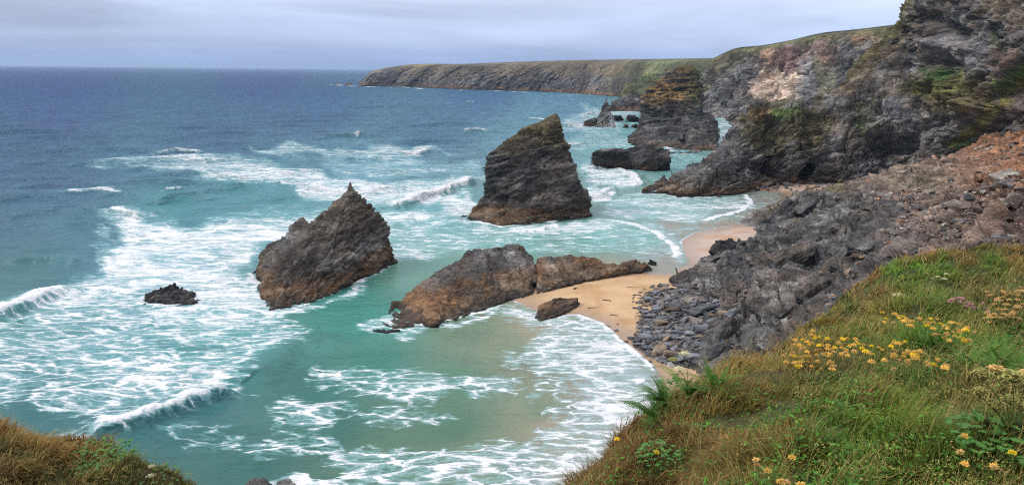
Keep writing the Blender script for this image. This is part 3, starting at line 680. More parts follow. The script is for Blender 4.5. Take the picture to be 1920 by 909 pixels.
# ================================================================== SEA STACKS AND SKERRIES
def moss(zlo, zhi, col, amt=0.8, up=0.0, seed=3):
    def f(P, N, c):
        n = fbm(P / 4.5, 4, seed); n2 = fbm(P / 1.5, 3, seed + 4)
        w = sstep(zlo, zhi, P[:, 2] + 5 * n) * sstep(up - .25, up + .2, N[:, 2] + 0.35 * n2) * amt
        return mixv(c, np.tile(col, (len(P), 1)) * (1 + 0.35 * n2)[:, None], w)
    return f
def build_stacks():
    Y = gy(1000, 414)
    rock('sea_stack', [
        [(1026, 221, Y + 16), (1044, 209, Y + 16), (1042, 212, Y + 18), (1055, 250, Y + 14), (932, 274, Y + 13), (911, 289, Y + 11), (911, 318, Y + 10), (1058, 268, Y + 13), (1086, 330, Y + 12), (1098, 366, Y + 10),
         (1000, 300, Y + 4), (1096, 380, Y + 4), (908, 365, Y + 6), (960, 395, Y + 1), (1040, 260, Y + 26), (940, 300, Y + 26), (1080, 350, Y + 30), (915, 370, Y + 28)],
        [(1098, 362, Y + 9), (1109, 384, Y + 9), (1108, 403), (1040, 411), (990, 420), (942, 424), (905, 410), (880, 408), (905, 368, Y + 8), (960, 370, Y + 3), (1040, 360, Y + 3), (1090, 345, Y + 24), (905, 375, Y + 26), (1100, 395, Y + 26)]],
        'tall dark wedge-shaped sea stack with a slanting top and a brown band at its foot', vox=0.42,
        cells=((11, .9), (4.2, .9), (1.6, .5)), fb=.6, seed=11, cat='sea stack', tide=4.4, k=.95,
        colf=moss(20, 27, C(96, 84, 50), .7, -0.2), bed=(-0.3, 0.3, 0.9), dents=((943, 377, 12, 10, 4.0), (1010, 400, 20, 5, 1.5)))
    pass
    # left stack
    rock('sea_stack', [
        [(658, 350, 192), (652, 362, 190), (641, 374, 189), (668, 372, 193), (700, 386, 195), (712, 400, 196), (714, 425, 197), (733, 450, 197), (738, 478, 197), (738, 488), (700, 512), (640, 545), (590, 560), (600, 402, 188), (560, 430, 186), (640, 440, 182), (560, 560, 166), (700, 430, 206), (640, 420, 206), (560, 470, 204)],
        [(600, 402, 188), (520, 457, 186), (492, 466, 187), (488, 480, 186), (478, 500), (500, 515), (490, 568), (506, 581), (545, 575), (590, 562), (640, 545), (640, 440, 184), (560, 440, 190), (530, 470, 196), (600, 450, 200)],
        [(656, 332, 191.5), (645, 374, 189), (669, 378, 190), (664, 368, 195)], [(676, 356, 193), (668, 380, 192), (682, 384, 193), (676, 378, 195)], [(470, 506), (488, 484, 186), (500, 500, 185), (506, 520)], [(487, 572), (506, 581), (530, 540, 172), (500, 548, 170)]],
        'jagged sea stack with a spiked summit and rusty brown flank, ringed by white surf', vox=0.36,
        cells=((9, .9), (3.2, .75), (1.2, .42)), fb=.5, seed=23, cat='sea stack', tide=4.6, k=1.0,
        colf=moss(10, 16, C(120, 108, 84), .35, 0.1, 8), bed=(-0.75, 0.1, 0.6), stretch=2.8)
    # long low rock
    rock('low_rock', [
        [(866, 486, 178), (878, 471, 183), (905, 468, 186), (958, 460, 189), (980, 466, 189), (1000, 478, 187), (1007, 500, 183), (1004, 545), (950, 562), (880, 588), (830, 600), (870, 520, 170), (960, 500, 196), (880, 490, 196)],
        [(866, 486, 178), (820, 505, 172), (775, 538, 168), (750, 572, 163), (742, 590), (775, 602), (812, 606), (870, 592), (930, 560), (930, 500, 176), (850, 510, 184), (790, 545, 178)],
        [(738, 568, 163), (728, 584), (765, 602), (785, 565, 163), (760, 570, 168)], [(712, 601), (736, 588, 158), (775, 598, 157), (778, 608), (735, 613)], [(800, 598, 158), (790, 606), (822, 609), (840, 596, 159)]],
        'long low brown rock with a smooth humped back between the surf and the beach', vox=0.33,
        cells=((8, .6), (2.8, .5), (1.0, .28)), fb=.4, seed=31, tide=3.4, warm=.5, k=1.1, bed=(-0.5, -0.3, 0.8), dents=((905, 490, 22, 12, -1.2),))
    rock('low_rock', [
        [(1004, 483, 187), (1040, 480, 190), (1062, 477, 191), (1100, 481, 192), (1130, 492, 190), (1180, 500, 188), (1182, 512), (1130, 521), (1070, 526), (1040, 542), (1006, 549), (1001, 520, 180), (1080, 500, 200), (1030, 495, 199)],
        [(1130, 492, 190), (1170, 494, 190), (1150, 515), (1110, 520), (1120, 500, 196)]],
        'flat-backed brown rock beside the humped one, split from it by a dark cleft', vox=0.32,
        cells=((7, .5), (2.6, .45), (1.0, .25)), fb=.4, seed=37, tide=3.6, warm=.55, k=1.15, bed=(-0.5, -0.3, 0.8))
    rock('low_rock', [[(1165, 492, 190.5), (1195, 487, 193), (1222, 495, 193), (1224, 503), (1200, 511), (1165, 512), (1180, 500, 197)]],
         'low dark rock tip at the seaward end of the flat-backed rock', vox=0.28, cells=((5, .6), (2, .4)), fb=.4, seed=38, tide=5)
    small = [
        ('rock', [[(1002, 594), (1010, 572, 157.5), (1040, 560, 159.5), (1083, 558, 162), (1088, 573), (1050, 590), (1012, 600), (1060, 570, 165)]], 'dark brown block of rock at the edge of the swash on the sand', .2, 41),
        ('rock', [[(1056, 548), (1070, 533, 178), (1105, 529, 181), (1140, 538, 179), (1146, 544), (1112, 552), (1080, 553), (1100, 540, 184)]], 'flat weedy rock sunk in the orange sand', .2, 42),
        ('rock', [[(1212, 492), (1221, 484, 199), (1234, 490, 198), (1226, 494)]], 'little black rock with spray at the tip of the long reef', .2, 43),
        ('rock', [[(698, 620), (722, 610, 151.5), (748, 613, 151.3), (752, 619), (725, 623), (730, 616, 154)]], 'thin black rock just awash off the long brown rock', .2, 44),
        ('rock', [[(270, 574), (274, 551, 163.5), (300, 548, 165), (322, 528, 166.5), (350, 548, 166), (370, 552, 165), (373, 570), (330, 576), (300, 574), (330, 552, 171)]], 'small black rock alone in the white surf', .24, 45),
        ('reef', [[(1109, 300), (1111, 286, 392), (1128, 279, 397), (1160, 277, 399), (1166, 312), (1130, 307), (1150, 286, 414), (1180, 282, 414), (1185, 285, 398), (1185, 314)], [(1168, 282, 399), (1190, 273, 400), (1226, 272, 400), (1252, 280, 398), (1259, 300, 392), (1256, 315), (1205, 319), (1160, 313), (1220, 282, 416)]], 'broad dark flat-topped skerry near the big grassy stack', .5, 46),
        ('rock', [[(1118, 224, 703), (1129, 206, 705), (1137, 182, 706), (1141, 198, 706), (1146, 220, 706), (1156, 238), (1120, 238), (1132, 222, 714)], [(1093, 236), (1095, 228, 702), (1106, 224, 702), (1120, 219, 704), (1128, 236), (1112, 226, 716)]], 'shark-fin shaped rock with surf bursting round its foot', .5, 47),
        ('rock', [[(1148, 222), (1150, 216, 780), (1165, 216, 782), (1171, 223), (1160, 220, 790)]], 'low rock just right of the shark-fin rock', .9, 48),
        ('rock', [[(1176, 224), (1178, 216, 780), (1194, 217, 782), (1201, 225), (1188, 219, 792)]], 'low brown rock nearest the seaward side of the grassy stack', .9, 49),
        ('rock', [[(1168, 237), (1176, 233, 690), (1178, 237)]], 'speck of rock awash, left of the grassy stack', .6, 50),
        ('rock', [[(1183, 237), (1190, 231, 690), (1196, 233, 690), (1196, 238)]], 'small rock touching the surf at the foot of the grassy stack', .7, 51),
        ('rock', [[(646, 160.5), (652, 153, 2420), (655, 153, 2420), (660, 160.5), (654, 158, 2450)]], 'pointed black islet just off the tip of the far headland', 2.2, 52),
        ('rock', [[(624, 160), (630, 156, 2420), (640, 157, 2420), (642, 160), (634, 158, 2450)]], 'flatter black islet farthest out from the headland', 2.2, 53),
        ('rock', [[(862, 406), (868, 403, 266), (878, 405, 266), (874, 408)]], 'black speck of rock left of the tall wedge stack', .25, 54),
        ('boulder', [[(452, 912), (470, 896, 86.6), (492, 894, 86.8), (508, 902, 86.4), (512, 925), (470, 935), (490, 905, 89)]], 'grey boulder at the foot of the near cliff, with another to its right', .14, 55),
        ('boulder', [[(512, 915), (520, 900, 86.8), (535, 896, 87), (552, 901, 86.6), (562, 915), (540, 935), (535, 905, 89)]], 'smaller grey boulder beside a larger one, foam behind it', .14, 56),
    ]
    for nm, bl, lb, vx, sd in small:
        s = vx / .25
        rock(nm, bl, lb, vox=vx, cells=((3.2 * s, .32 * s), (1.3 * s, .18 * s)) if sd != 45 else ((3.0, .6), (1.2, .5)), fb=.2 * s, seed=sd, tide=-9 if sd in (45, 43, 44) else (2.2 if vx < .3 else 4), k=.7 if sd in (45, 46) else 1.9 if sd == 47 else (.9 if sd != 41 else 1.1),
             mat=M_ROCKN if vx < .3 else (M_ROCK if vx < 1 else M_ROCKF), warm=.5 if sd in (41, 42) else .2, wet=sd < 55, cat='boulder' if nm == 'boulder' else ('skerry' if nm == 'reef' else 'rock'), sm=1)
    # the big grassy stack
    Y = gy(1230, 268)
    def gcol(P, N, c):
        px, py = proj(P); n = fbm(P / 6, 4, 71); n2 = fbm(P / 2, 3, 72)
        w = sstep(24, 30, P[:, 2] + 6 * n + 6 * (N[:, 2] - .35)) * sstep(-.1, .35, N[:, 2] + .5 * n2)
        g = mixv(np.tile(C(134, 106, 64), (len(P), 1)), np.tile(C(96, 92, 52), (len(P), 1)), sstep(1275, 1305, px + 20 * n))
        return mixv(c, g * (1 + .3 * n2)[:, None], w)
    rock('sea_stack', [
        [(1274, 122, Y + 34), (1302, 121, Y + 34), (1312, 137, Y + 32), (1244, 142, Y + 28), (1212, 170, Y + 20), (1205, 184, Y + 18), (1318, 195, Y + 26), (1322, 230, Y + 20), (1201, 215, Y + 14), (1196, 240, Y + 8), (1250, 268), (1318, 270), (1290, 190, Y + 16), (1230, 180, Y + 14),
         (1290, 160, Y + 55), (1220, 200, Y + 50), (1315, 230, Y + 55), (1210, 250, Y + 50)],
        [(1196, 238, Y + 8), (1180, 252, Y + 6), (1173, 268), (1200, 272), (1250, 275), (1290, 278), (1262, 215, Y + 10), (1260, 250, Y + 30), (1200, 255, Y + 35)],
        [(1280, 214, Y + 8), (1310, 208, Y + 12), (1338, 216, Y + 14), (1349, 238, Y + 12), (1348, 262, Y + 8), (1346, 281), (1300, 281), (1262, 278), (1270, 240, Y - 2), (1330, 240, Y + 40), (1290, 230, Y + 40)],
        ],
        'massive sea stack with a tan grassy peak and a lower shoulder to its right', vox=0.62, cells=((16, 1.6), (6, 1.5), (2.4, .7)), fb=.9, seed=61, cat='sea stack', tide=3.0, k=.78, mat=M_ROCK,
        colf=gcol, bed=(-0.12, 0.15, 0.95), dents=((1278, 248, 10, 14, 7), (1262, 205, 8, 20, 3)), warm=.2)
    rock('reef', [[(1245, 283), (1250, 276, Y - 12), (1300, 274, Y - 8), (1345, 270, Y - 2), (1362, 269, Y), (1366, 275), (1330, 283), (1290, 287), (1250, 287), (1320, 276, Y + 20)],],
         'flat brown rock shelf round the foot of the grassy stack', vox=.5, cells=((7, 1.0), (3, .5)), fb=.5, seed=63, tide=6, warm=.6, cat='reef')
build_stacks()

# ================================================================== CLIFFS (lofted sheets with real depth)
def catmull(A, t):
    """A: (n,...) controls, t: sample parameters in 0..n-1"""
    n = len(A); i = np.clip(np.floor(t).astype(int), 0, n - 2); f = (t - i).reshape(-1, *([1] * (A.ndim - 1)))
    p0, p1, p2, p3 = A[np.maximum(i - 1, 0)], A[i], A[i + 1], A[np.minimum(i + 2, n - 1)]
    return 0.5 * (2 * p1 + (p2 - p0) * f + (2 * p0 - 5 * p1 + 4 * p2 - p3) * f ** 2 + (3 * p1 - p0 - 3 * p2 + p3) * f ** 3)
def loft(ctrl, du, dv, minseg=6):
    """ctrl rows x cols x 3 (rows bottom to top), du/dv target spacing in pixels"""
    px, py = proj(ctrl.reshape(-1, 3)); S = np.stack([px, py], 1).reshape(ctrl.shape[0], ctrl.shape[1], 2)
    lu = np.linalg.norm(np.diff(S, axis=1), axis=2).mean(0); lv = np.linalg.norm(np.diff(S, axis=0), axis=2).mean(1)
    tu = np.concatenate([i + np.arange(k := max(minseg, int(l / du))) / k for i, l in enumerate(lu)] + [[len(lu)]])
    tv = np.concatenate([i + np.arange(k := max(minseg, int(l / dv))) / k for i, l in enumerate(lv)] + [[len(lv)]])
    A = catmull(ctrl, tv); A = catmull(np.swapaxes(A, 0, 1), tu); A = np.swapaxes(A, 0, 1)
    return A, tu, tv
def gnorm(A):
    du = np.gradient(A, axis=1); dv = np.gradient(A, axis=0); n = np.cross(du, dv)
    return n / (np.linalg.norm(n, axis=2, keepdims=True) + 1e-9)
def blobs(P, feats):
    """push towards the camera (+) or into the rock (-): pixel strokes (points, radius px, metres)"""
    px, py = proj(P); d = np.zeros(len(P)); j = fbm(P / 8.0, 3, 88) * 6
    for pts, r, a in feats:
        if len(pts) == 1: dd = np.hypot(px - pts[0][0], py - pts[0][1])
        else: dd, _, _ = sdline(px, py, pts)
        d += a * np.exp(-np.abs((dd + j * r / 20) / r) ** (6 if a < -20 else 2))
    return d
def pmask(P, poly, soft, seed=0, jit=1.0, js=8.0):
    px, py = proj(P); n = fbm(P / js, 4, seed) + .7 * fbm(P / (js * .18), 3, seed + 1)
    return sstep(soft, -soft, sdpoly(px, py, poly) + n * soft * 2.2 * jit)

def build_far():
    # distant headland
    st = [(674, 161.5, 158), (684, 162, 150), (692, 162, 140), (702, 162, 134), (750, 163, 124), (800, 165, 121), (870, 168, 121), (950, 170, 118), (1050, 174, 115), (1110, 178, 114), (1160, 182, 113.5), (1220, 190, 113), (1290, 196, 112), (1400, 200, 111), (1600, 205, 110)]
    rows = [[], [], [], [], [], [], [], []]
    for i, (x, yb, yt) in enumerate(st):
        Yb = min(gy(x, yb), 2400); b = W(x, yb, Yb); b[2] = -3
        Yt = Yb + (40 if i < 4 else 110); t = W(x, yt + 1.5, Yt)
        rows[0].append(b + [0, 0, -6]); rows[1].append(b)
        m1 = b * .72 + t * .28; m1[1] = Yb + .10 * (Yt - Yb); m2 = b * .38 + t * .62; m2[1] = Yb + .42 * (Yt - Yb)
        rows[2].append(W(x, yb + (yt - yb) * .3, m1[1])); rows[3].append(W(x, yb + (yt - yb) * .7, m2[1])); rows[4].append(t)
        up = W(x, yt - .4, Yt + 160); rows[5].append(up)
        rows[6].append(np.array([up[0] * 1.25, Yt + 500, up[2] - (12 if i > 3 else 40)])); rows[7].append(np.array([up[0] * 1.5, Yt + 1100, -5]))
    A, tu, tv = loft(np.array(rows), 1.1, .9, 5); nr, nc = A.shape[:2]; N = gnorm(A).reshape(-1, 3); P = A.reshape(-1, 3)
    vv = np.repeat(tv, nc)
    env = np.clip(np.minimum(vv - .8, 1), 0.1, 1) * np.clip(4.6 - vv, 0.0, 1)
    q = P * np.array([1, 1, 0.25])
    d = 44 * (ridged(q / 120, 4, 5) - .55) + rockdisp(P, ((40, 9), (16, 5)), seed=3, stretch=1.4, ledge=.3)
    P = P + np.array([0.15, -1, 0]) * ((d * env)[:, None])
    px, py = proj(P)
    c = rock_cols(P, 7, 9, warm=.5, k=.95); n = fbm(P / 60, 5, 17)
    gr = mixv(np.tile(C(98, 84, 60), (len(P), 1)), np.tile(C(92, 96, 58), (len(P), 1)), sstep(1130, 1260, px + 60 * n))
    g = sstep(1.8, 3.4, vv + 1.4 * n) * sstep(700, 780, px + 30 * n); g = np.maximum(g * .8, .8 * sstep(3.7, 4.1, vv + .3 * n))
    g = np.maximum(g, sstep(1110, 1170, px - (py - 112) * -1.4 + 30 * n) * sstep(2.2, 2.9, vv + .4 * n))
    c = mixv(c, gr, g); c = c * (1 + .8 * fbm(P / 70, 4, 91))[:, None] * 1.15
    c = mixv(c, np.tile(C(138, 118, 62), (len(P), 1)), .8 * sstep(3.7, 4.0, vv) * sstep(750, 765, px) * sstep(830, 800, px))
    c = mixv(c, np.tile(C(60, 62, 44), (len(P), 1)), .7 * sstep(4.6, 5.0, vv))
    tag(obj('headland', mesh('headland', P, gridF(nr, nc), [M_ROCKFF], {'Col': c})), kind='structure')
    # middle headland with green slope, behind the big stack
    Yb = 1000
    cols = [  # x base, y base, then face points (x,y,dY) up to the crest
        [(1140, 201, 0), (1146, 200, 2), (1148, 199.5, 5), (1152, 198.5, 20), (1158, 198.5, 60)],
        [(1158, 206, 0), (1160, 200, 8), (1163, 194, 20), (1166, 186, 40), (1172, 176, 70)],
        [(1180, 211, 0), (1180, 195, 14), (1180, 178, 30), (1178, 164, 70), (1182, 157, 110)],
        [(1215, 213, 0), (1212, 195, 20), (1208, 176, 50), (1200, 156, 120), (1200, 146, 220)],
        [(1260, 215, 10), (1255, 195, 40), (1250, 175, 90), (1240, 152, 200), (1235, 139, 330)],
        [(1310, 216, 60), (1305, 195, 90), (1300, 175, 150), (1290, 148, 280), (1285, 130, 450)],
        [(1370, 214, 100), (1365, 195, 140), (1360, 175, 200), (1350, 148, 330), (1345, 125, 520)]]
    rows = []
    for r in range(5): rows.append([W(c_[r][0], c_[r][1], Yb + c_[r][2]) for c_ in cols])
    b0 = [p * np.array([1, 1, 0]) + [0, -3, -5] for p in rows[0]]
    bk = [p + np.array([60, 90, -6 - 0.1 * i]) for i, p in enumerate(rows[4])]; bk2 = [p + np.array([200, 300, -40]) for p in rows[4]]
    A, tu, tv = loft(np.array([b0] + rows + [bk, bk2]), .9, .9, 5); nr, nc = A.shape[:2]; N = gnorm(A).reshape(-1, 3); P = A.reshape(-1, 3); vv = np.repeat(tv, nc)
    d = (rockdisp(P, ((26, 6), (10, 3), (4, 1.2)), seed=9, stretch=1.6, fb=6, fbs=50)) * np.clip(5.5 - vv, 0, 1) * np.clip(vv, .2, 1)
    P = P - N * d[:, None] * np.sign(N[:, 1:2] + 1e-6)
    c = rock_cols(P, 19, 6, warm=.25, k=.9); n = fbm(P / 30, 5, 27); px, py = proj(P)
    gr = mixv(np.tile(C(94, 94, 56), (len(P), 1)), np.tile(C(100, 84, 66), (len(P), 1)), sstep(.0, .5, fbm(P / 60, 3, 33)))
    gr = mixv(gr, np.tile(C(92, 116, 50), (len(P), 1)), pmask(P, [(1196, 138), (1216, 134), (1226, 146), (1200, 150)], 7, 5))
    c = mixv(c, gr, sstep(2.5, 3.5, vv + 1.0 * n + (px - 1200) / 220))
    tag(obj('hillside', mesh('hillside', P, gridF(nr, nc), [M_ROCKFF], {'Col': c})), kind='structure')
build_far()

def build_mid_cliff():
    # long cliff with the pale landslip scar
    cols = [ # base x,y,Y | face | face | lip | top silhouette
        [(1322, 206, 1010), (1322, 190, 1020), (1320, 170, 1035), (1318, 145, 1060), (1318, 121, 1100)],
        [(1350, 207, 985), (1350, 185, 1000), (1350, 155, 1015), (1350, 125, 1040), (1350, 104.5, 1065)],
        [(1385, 208, 950), (1385, 180, 965), (1385, 145, 985), (1383, 110, 1010), (1380, 92.5, 1035)],
        [(1430, 215, 900), (1430, 180, 925), (1428, 145, 950), (1426, 105, 975), (1424, 88, 1000)],
        [(1480, 230, 850), (1480, 190, 875), (1480, 145, 905), (1480, 98, 925), (1480, 78, 955)],
        [(1540, 240, 800), (1540, 195, 825), (1540, 145, 850), (1538, 90, 875), (1535, 65.5, 905)],
        [(1600, 240, 750), (1600, 195, 780), (1600, 140, 805), (1598, 80, 830), (1595, 59, 855)],
        [(1660, 240, 700), (1660, 190, 730), (1660, 130, 760), (1658, 75, 780), (1655, 52, 805)],
        [(1740, 240, 650), (1740, 185, 680), (1740, 120, 705), (1738, 60, 725), (1735, 42, 745)],
        [(1860, 240, 600), (1860, 180, 630), (1860, 110, 655), (1858, 45, 675), (1855, 30, 690)]]
    rows = [[W(*c_[r]) for c_ in cols] for r in range(5)]
    b0 = [p + np.array([-2, -25, -40]) for p in rows[0]]
    for b in b0: b[2] = -3
    bk = [p + np.array([15, 40, 1.0]) for p in rows[4]]; bk2 = [p + np.array([100, 400, -6]) for p in rows[4]]; bk3 = [p + np.array([300, 900, -60]) for p in rows[4]]
    A, tu, tv = loft(np.array([b0] + rows + [bk, bk2, bk3]), .95, .95, 6); nr, nc = A.shape[:2]; N = gnorm(A).reshape(-1, 3); P = A.reshape(-1, 3); vv = np.repeat(tv, nc)
    N *= -np.sign(N[:, 1:2] + 1e-9)
    env = np.clip(4.95 - vv, 0.0, 1) * np.clip(vv * 1.5, .2, 1)
    d = rockdisp(P, ((34, 7), (14, 4), (5, 1.6)), bed=(-.6, .2, .75), seed=15, stretch=1.5, fb=5, fbs=45, ledge=.35)
    d += 14 * (ridged(P * np.array([1, 1, .3]) / 70, 3, 44) - .5)
    d += blobs(P, [([(1395, 135), (1420, 185)], 13, 6), ([(1345, 125), (1360, 190)], 12, 6), ([(1500, 150), (1505, 190)], 12, 7), ([(1440, 140), (1450, 190)], 18, -6), ([(1560, 100), (1575, 160)], 10, -12), ([(1375, 150), (1378, 190)], 6, -8), ([(1620, 90), (1610, 150)], 12, 8)])
    P = P + N * (d * env)[:, None]
    px, py = proj(P); n = fbm(P / 22, 5, 47); n2 = fbm(P / 7, 3, 48)
    c = rock_cols(P, 29, 4, warm=.3, k=1.7, bed=(-.6, .2, .75), lite=.35)
    def put(poly, col, soft=7, amt=1.0, sd=1):
        nonlocal c; m = pmask(P, poly, soft, sd, 1.0, 14) * amt; c = mixv(c, np.tile(C(*col), (len(P), 1)) * 1.35 * (1 + .35 * n2)[:, None], m)
    put([(1410, 95), (1470, 84), (1560, 74), (1570, 110), (1520, 150), (1470, 130), (1420, 120)], (124, 98, 84), 10, .8, 3)
    put([(1428, 92), (1456, 90), (1452, 118), (1430, 122)], (150, 120, 96), 6, .8, 4)
    put([(1458, 86), (1506, 84), (1505, 112), (1494, 150), (1460, 132), (1452, 108)], (112, 86, 82), 6, .8, 5)
    put([(1412, 150), (1440, 118), (1474, 142), (1510, 132), (1506, 160), (1495, 190), (1470, 205), (1412, 200)], (212, 188, 168), 6, 1.0, 6)
    put([(1500, 120), (1520, 95), (1530, 170), (1560, 150), (1570, 180), (1520, 200), (1495, 195)], (150, 150, 150), 8, .7, 7)
    put([(1522, 105), (1556, 120), (1576, 170), (1530, 170)], (106, 104, 80), 7, .8, 8)
    put([(1592, 62), (1640, 58), (1640, 75), (1600, 85)], (172, 138, 96), 5, .7, 9)
    put([(1690, 50), (1700, 70), (1640, 150), (1600, 180), (1570, 190), (1640, 110)], (128, 104, 62), 8, .9, 10)
    put([(1640, 60), (1690, 52), (1680, 80), (1640, 110), (1600, 140)], (116, 100, 74), 9, .7, 11)
    put([(1330, 112), (1380, 96), (1420, 94), (1350, 150), (1325, 160)], (92, 86, 60), 8, .7, 12)
    top = sstep(3.9, 4.6, vv + .5 * n); c = mixv(c, np.tile(C(100, 96, 56), (len(P), 1)), top * .9)
    c = mixv(c, np.tile(C(70, 72, 50), (len(P), 1)), .7 * sstep(4.8, 5.1, vv))
    tag(obj('cliff', mesh('cliff', P, gridF(nr, nc), [M_ROCKF], {'Col': c})), 'long brown and grey cliff with a pale landslip scar and a grassy top', 'cliff')
    # cobbles and a low rock in the cove between stack and cliff
    rock('rock', [[(1362, 226), (1370, 208, 800), (1385, 200, 812), (1410, 196, 820), (1440, 190, 830), (1445, 226), (1400, 232), (1400, 205, 850)]], 'dark rock standing in the cove behind the grassy headland nose', vox=.8, cells=((9, 2), (4, 1.2)), fb=1, seed=77, tide=3, k=.85, mat=M_ROCK)
    rock('rock', [[(1318, 216), (1330, 204, 900), (1360, 203, 905), (1390, 206, 900), (1372, 222), (1340, 220), (1350, 205, 960)]], 'pale shingle bank of broken rock in the far cove', vox=1.2, cells=((6, 1.2), (3, .8)), fb=.5, seed=78, tide=-5, k=1.5, mat=M_RUBBLE, wet=False, warm=.4)
build_mid_cliff()

def build_near_cliff():
    # columns: skirt is added; points run base -> top silhouette
    cols = [
        [(1203, 357, 322), (1205, 355, 323), (1207, 353, 325), (1209, 352, 328), (1212, 351, 331), (1216, 350.5, 334)],
        [(1246, 358, 320), (1246, 352, 323), (1246, 349, 327), (1245, 346, 331), (1244, 344, 336), (1243, 342, 341)],
        [(1290, 360, 316), (1290, 350, 320), (1290, 340, 325), (1290, 334, 331), (1290, 328, 336), (1288, 322, 342)],
        [(1350, 357, 319), (1349, 340, 323), (1348, 325, 328), (1346, 310, 334), (1343, 298, 341), (1338, 290, 349)],
        [(1400, 352, 326), (1398, 330, 329), (1395, 305, 334), (1390, 282, 340), (1384, 258, 347), (1379, 238, 356)],
        [(1440, 336, 345), (1438, 310, 348), (1432, 275, 352), (1424, 245, 357), (1415, 215, 364), (1405, 196, 376)],
        [(1490, 336, 345), (1488, 308, 348), (1484, 275, 351), (1479, 245, 356), (1470, 215, 364), (1458, 199, 378)],
        [(1550, 338, 342), (1548, 310, 345), (1545, 275, 349), (1540, 245, 355), (1530, 210, 366), (1516, 186, 384)],
        [(1620, 350, 328), (1615, 315, 334), (1610, 270, 342), (1600, 225, 353), (1585, 180, 372), (1572, 163, 392)],
        [(1700, 352, 325), (1692, 305, 334), (1680, 250, 344), (1665, 195, 358), (1640, 140, 378), (1610, 117, 398)],
        [(1775, 335, 318), (1765, 285, 322), (1745, 225, 332), (1720, 160, 352), (1688, 95, 376), (1655, 76, 394)],
        [(1850, 300, 290), (1840, 250, 296), (1815, 190, 308), (1775, 120, 330), (1728, 60, 360), (1689, 44, 380)],
        [(1920, 262, 262), (1905, 215, 270), (1880, 150, 285), (1840, 85, 308), (1780, 20, 340), (1712, -2, 374)],
        [(2010, 225, 240), (1995, 180, 248), (1970, 110, 262), (1920, 40, 285), (1850, -40, 320), (1770, -75, 360)],
        [(2160, 200, 220), (2140, 150, 230), (2110, 80, 245), (2060, -10, 270), (1980, -90, 305), (1890, -140, 345)],
        [(2400, 180, 210), (2380, 130, 220), (2350, 50, 235), (2300, -40, 260), (2220, -120, 300), (2120, -170, 340)]]
    nR = 6
    rows = [[W(*c_[r]) for c_ in cols] for r in range(nR)]
    b0 = [np.array([p[0] - 1, p[1] - 4, -3.0]) if i < 10 else np.array([p[0] - 10, p[1] - 25, -3.0]) for i, p in enumerate(rows[0])]
    bk, bk2 = [], []
    for i, p in enumerate(rows[-1]):
        if i <= 8:
            f = i / 8
            bk.append(p + np.array([6, 12, -4 - 2 * f])); bk2.append(np.array([p[0] + 10 + 20 * f, p[1] + 25 + 40 * f, -3]))
        else:
            bk.append(p + np.array([25, 35, 2.0])); bk2.append(p + np.array([160, 190, 0]))
    A, tu, tv = loft(np.array([b0] + rows + [bk, bk2]), 1.0, 1.0, 7); nr, nc = A.shape[:2]; N = gnorm(A).reshape(-1, 3); P = A.reshape(-1, 3); vv = np.repeat(tv, nc); uu = np.tile(tu, nr)
    s = np.sign((N * (np.array([0, 0, H]) - P)).sum(1)); front = vv < nR + .2
    N = N * np.where(front, s, np.sign(N[:, 2] + 1e-9))[:, None]
    env = np.clip(np.minimum(uu * 1.2 + .15, 1), 0, 1) * np.where(vv > nR, np.clip(nR + 1.6 - vv, .15, 1), 1) * np.clip(vv + .3, .3, 1)
    bed = (-.42, .25, .87)
    d = rockdisp(P, ((17, 4.0), (6.5, 2.4), (2.6, 1.0), (1.15, .35)), bed=bed, seed=115, stretch=2.0, fb=1.2, fbs=26, ledge=.6)
    F = [([(1438, 306), (1446, 326)], 8, -34), ([(1520, 316), (1508, 328)], 8, -26),
         ([(1385, 258), (1400, 290), (1430, 320)], 4, -4), ([(1480, 215), (1490, 300)], 22, 5), ([(1560, 240), (1560, 320)], 16, -3), ([(1600, 230), (1600, 300)], 16, 4), ([(1570, 270), (1590, 285)], 8, -5),
         ([(1655, 262), (1700, 262)], 17, -14), ([(1665, 290)], 14, -8), ([(1625, 250), (1660, 240), (1700, 246)], 9, 5),
         ([(1730, 36), (1790, 60)], 13, -10), ([(1730, 118), (1790, 122)], 8, -6), ([(1750, 85), (1800, 95)], 12, 5),
         ([(1760, 300), (1830, 215), (1900, 150), (1960, 110)], 15, 9), ([(1770, 262), (1830, 180), (1880, 140)], 12, -5), ([(1820, 270), (1880, 230)], 10, -6), ([(1860, 190), (1900, 200)], 12, 4),
         ([(1700, 150), (1800, 165), (1740, 190)], 16, 4), ([(1690, 350), (1730, 300)], 10, 4), ([(1655, 200), (1690, 215)], 10, -5), ([(1600, 200), (1640, 160)], 8, -4), ([(1850, 60), (1870, 140)], 10, -5), ([(1340, 330), (1380, 280)], 14, 3)]
    d += blobs(P, F)
    d_in = blobs(P, [([(1436, 304), (1444, 330)], 8, -30), ([(1520, 314), (1508, 330)], 9, -26)])
    P = P + N * (d * env * np.where(vv > 5, .7, 1) * np.clip(.35 + uu * .25, 0, 1))[:, None]; P[:, 1] -= d_in; P[:, 0] -= .28 * d_in
    px, py = proj(P); n = fbm(P / 9, 5, 147); n2 = fbm(P / 3, 3, 148)
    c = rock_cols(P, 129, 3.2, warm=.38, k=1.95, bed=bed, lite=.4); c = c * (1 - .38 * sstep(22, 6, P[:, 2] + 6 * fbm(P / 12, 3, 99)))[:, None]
    upn = N[:, 2]
    def put(poly, col, soft=9, amt=1.0, sd=1):
        nonlocal c; m = pmask(P, poly, soft, sd, 1.1, 7) * amt; c = mixv(c, np.tile(C(*col), (len(P), 1)) * 1.25 * (1 + .4 * n2)[:, None], m)
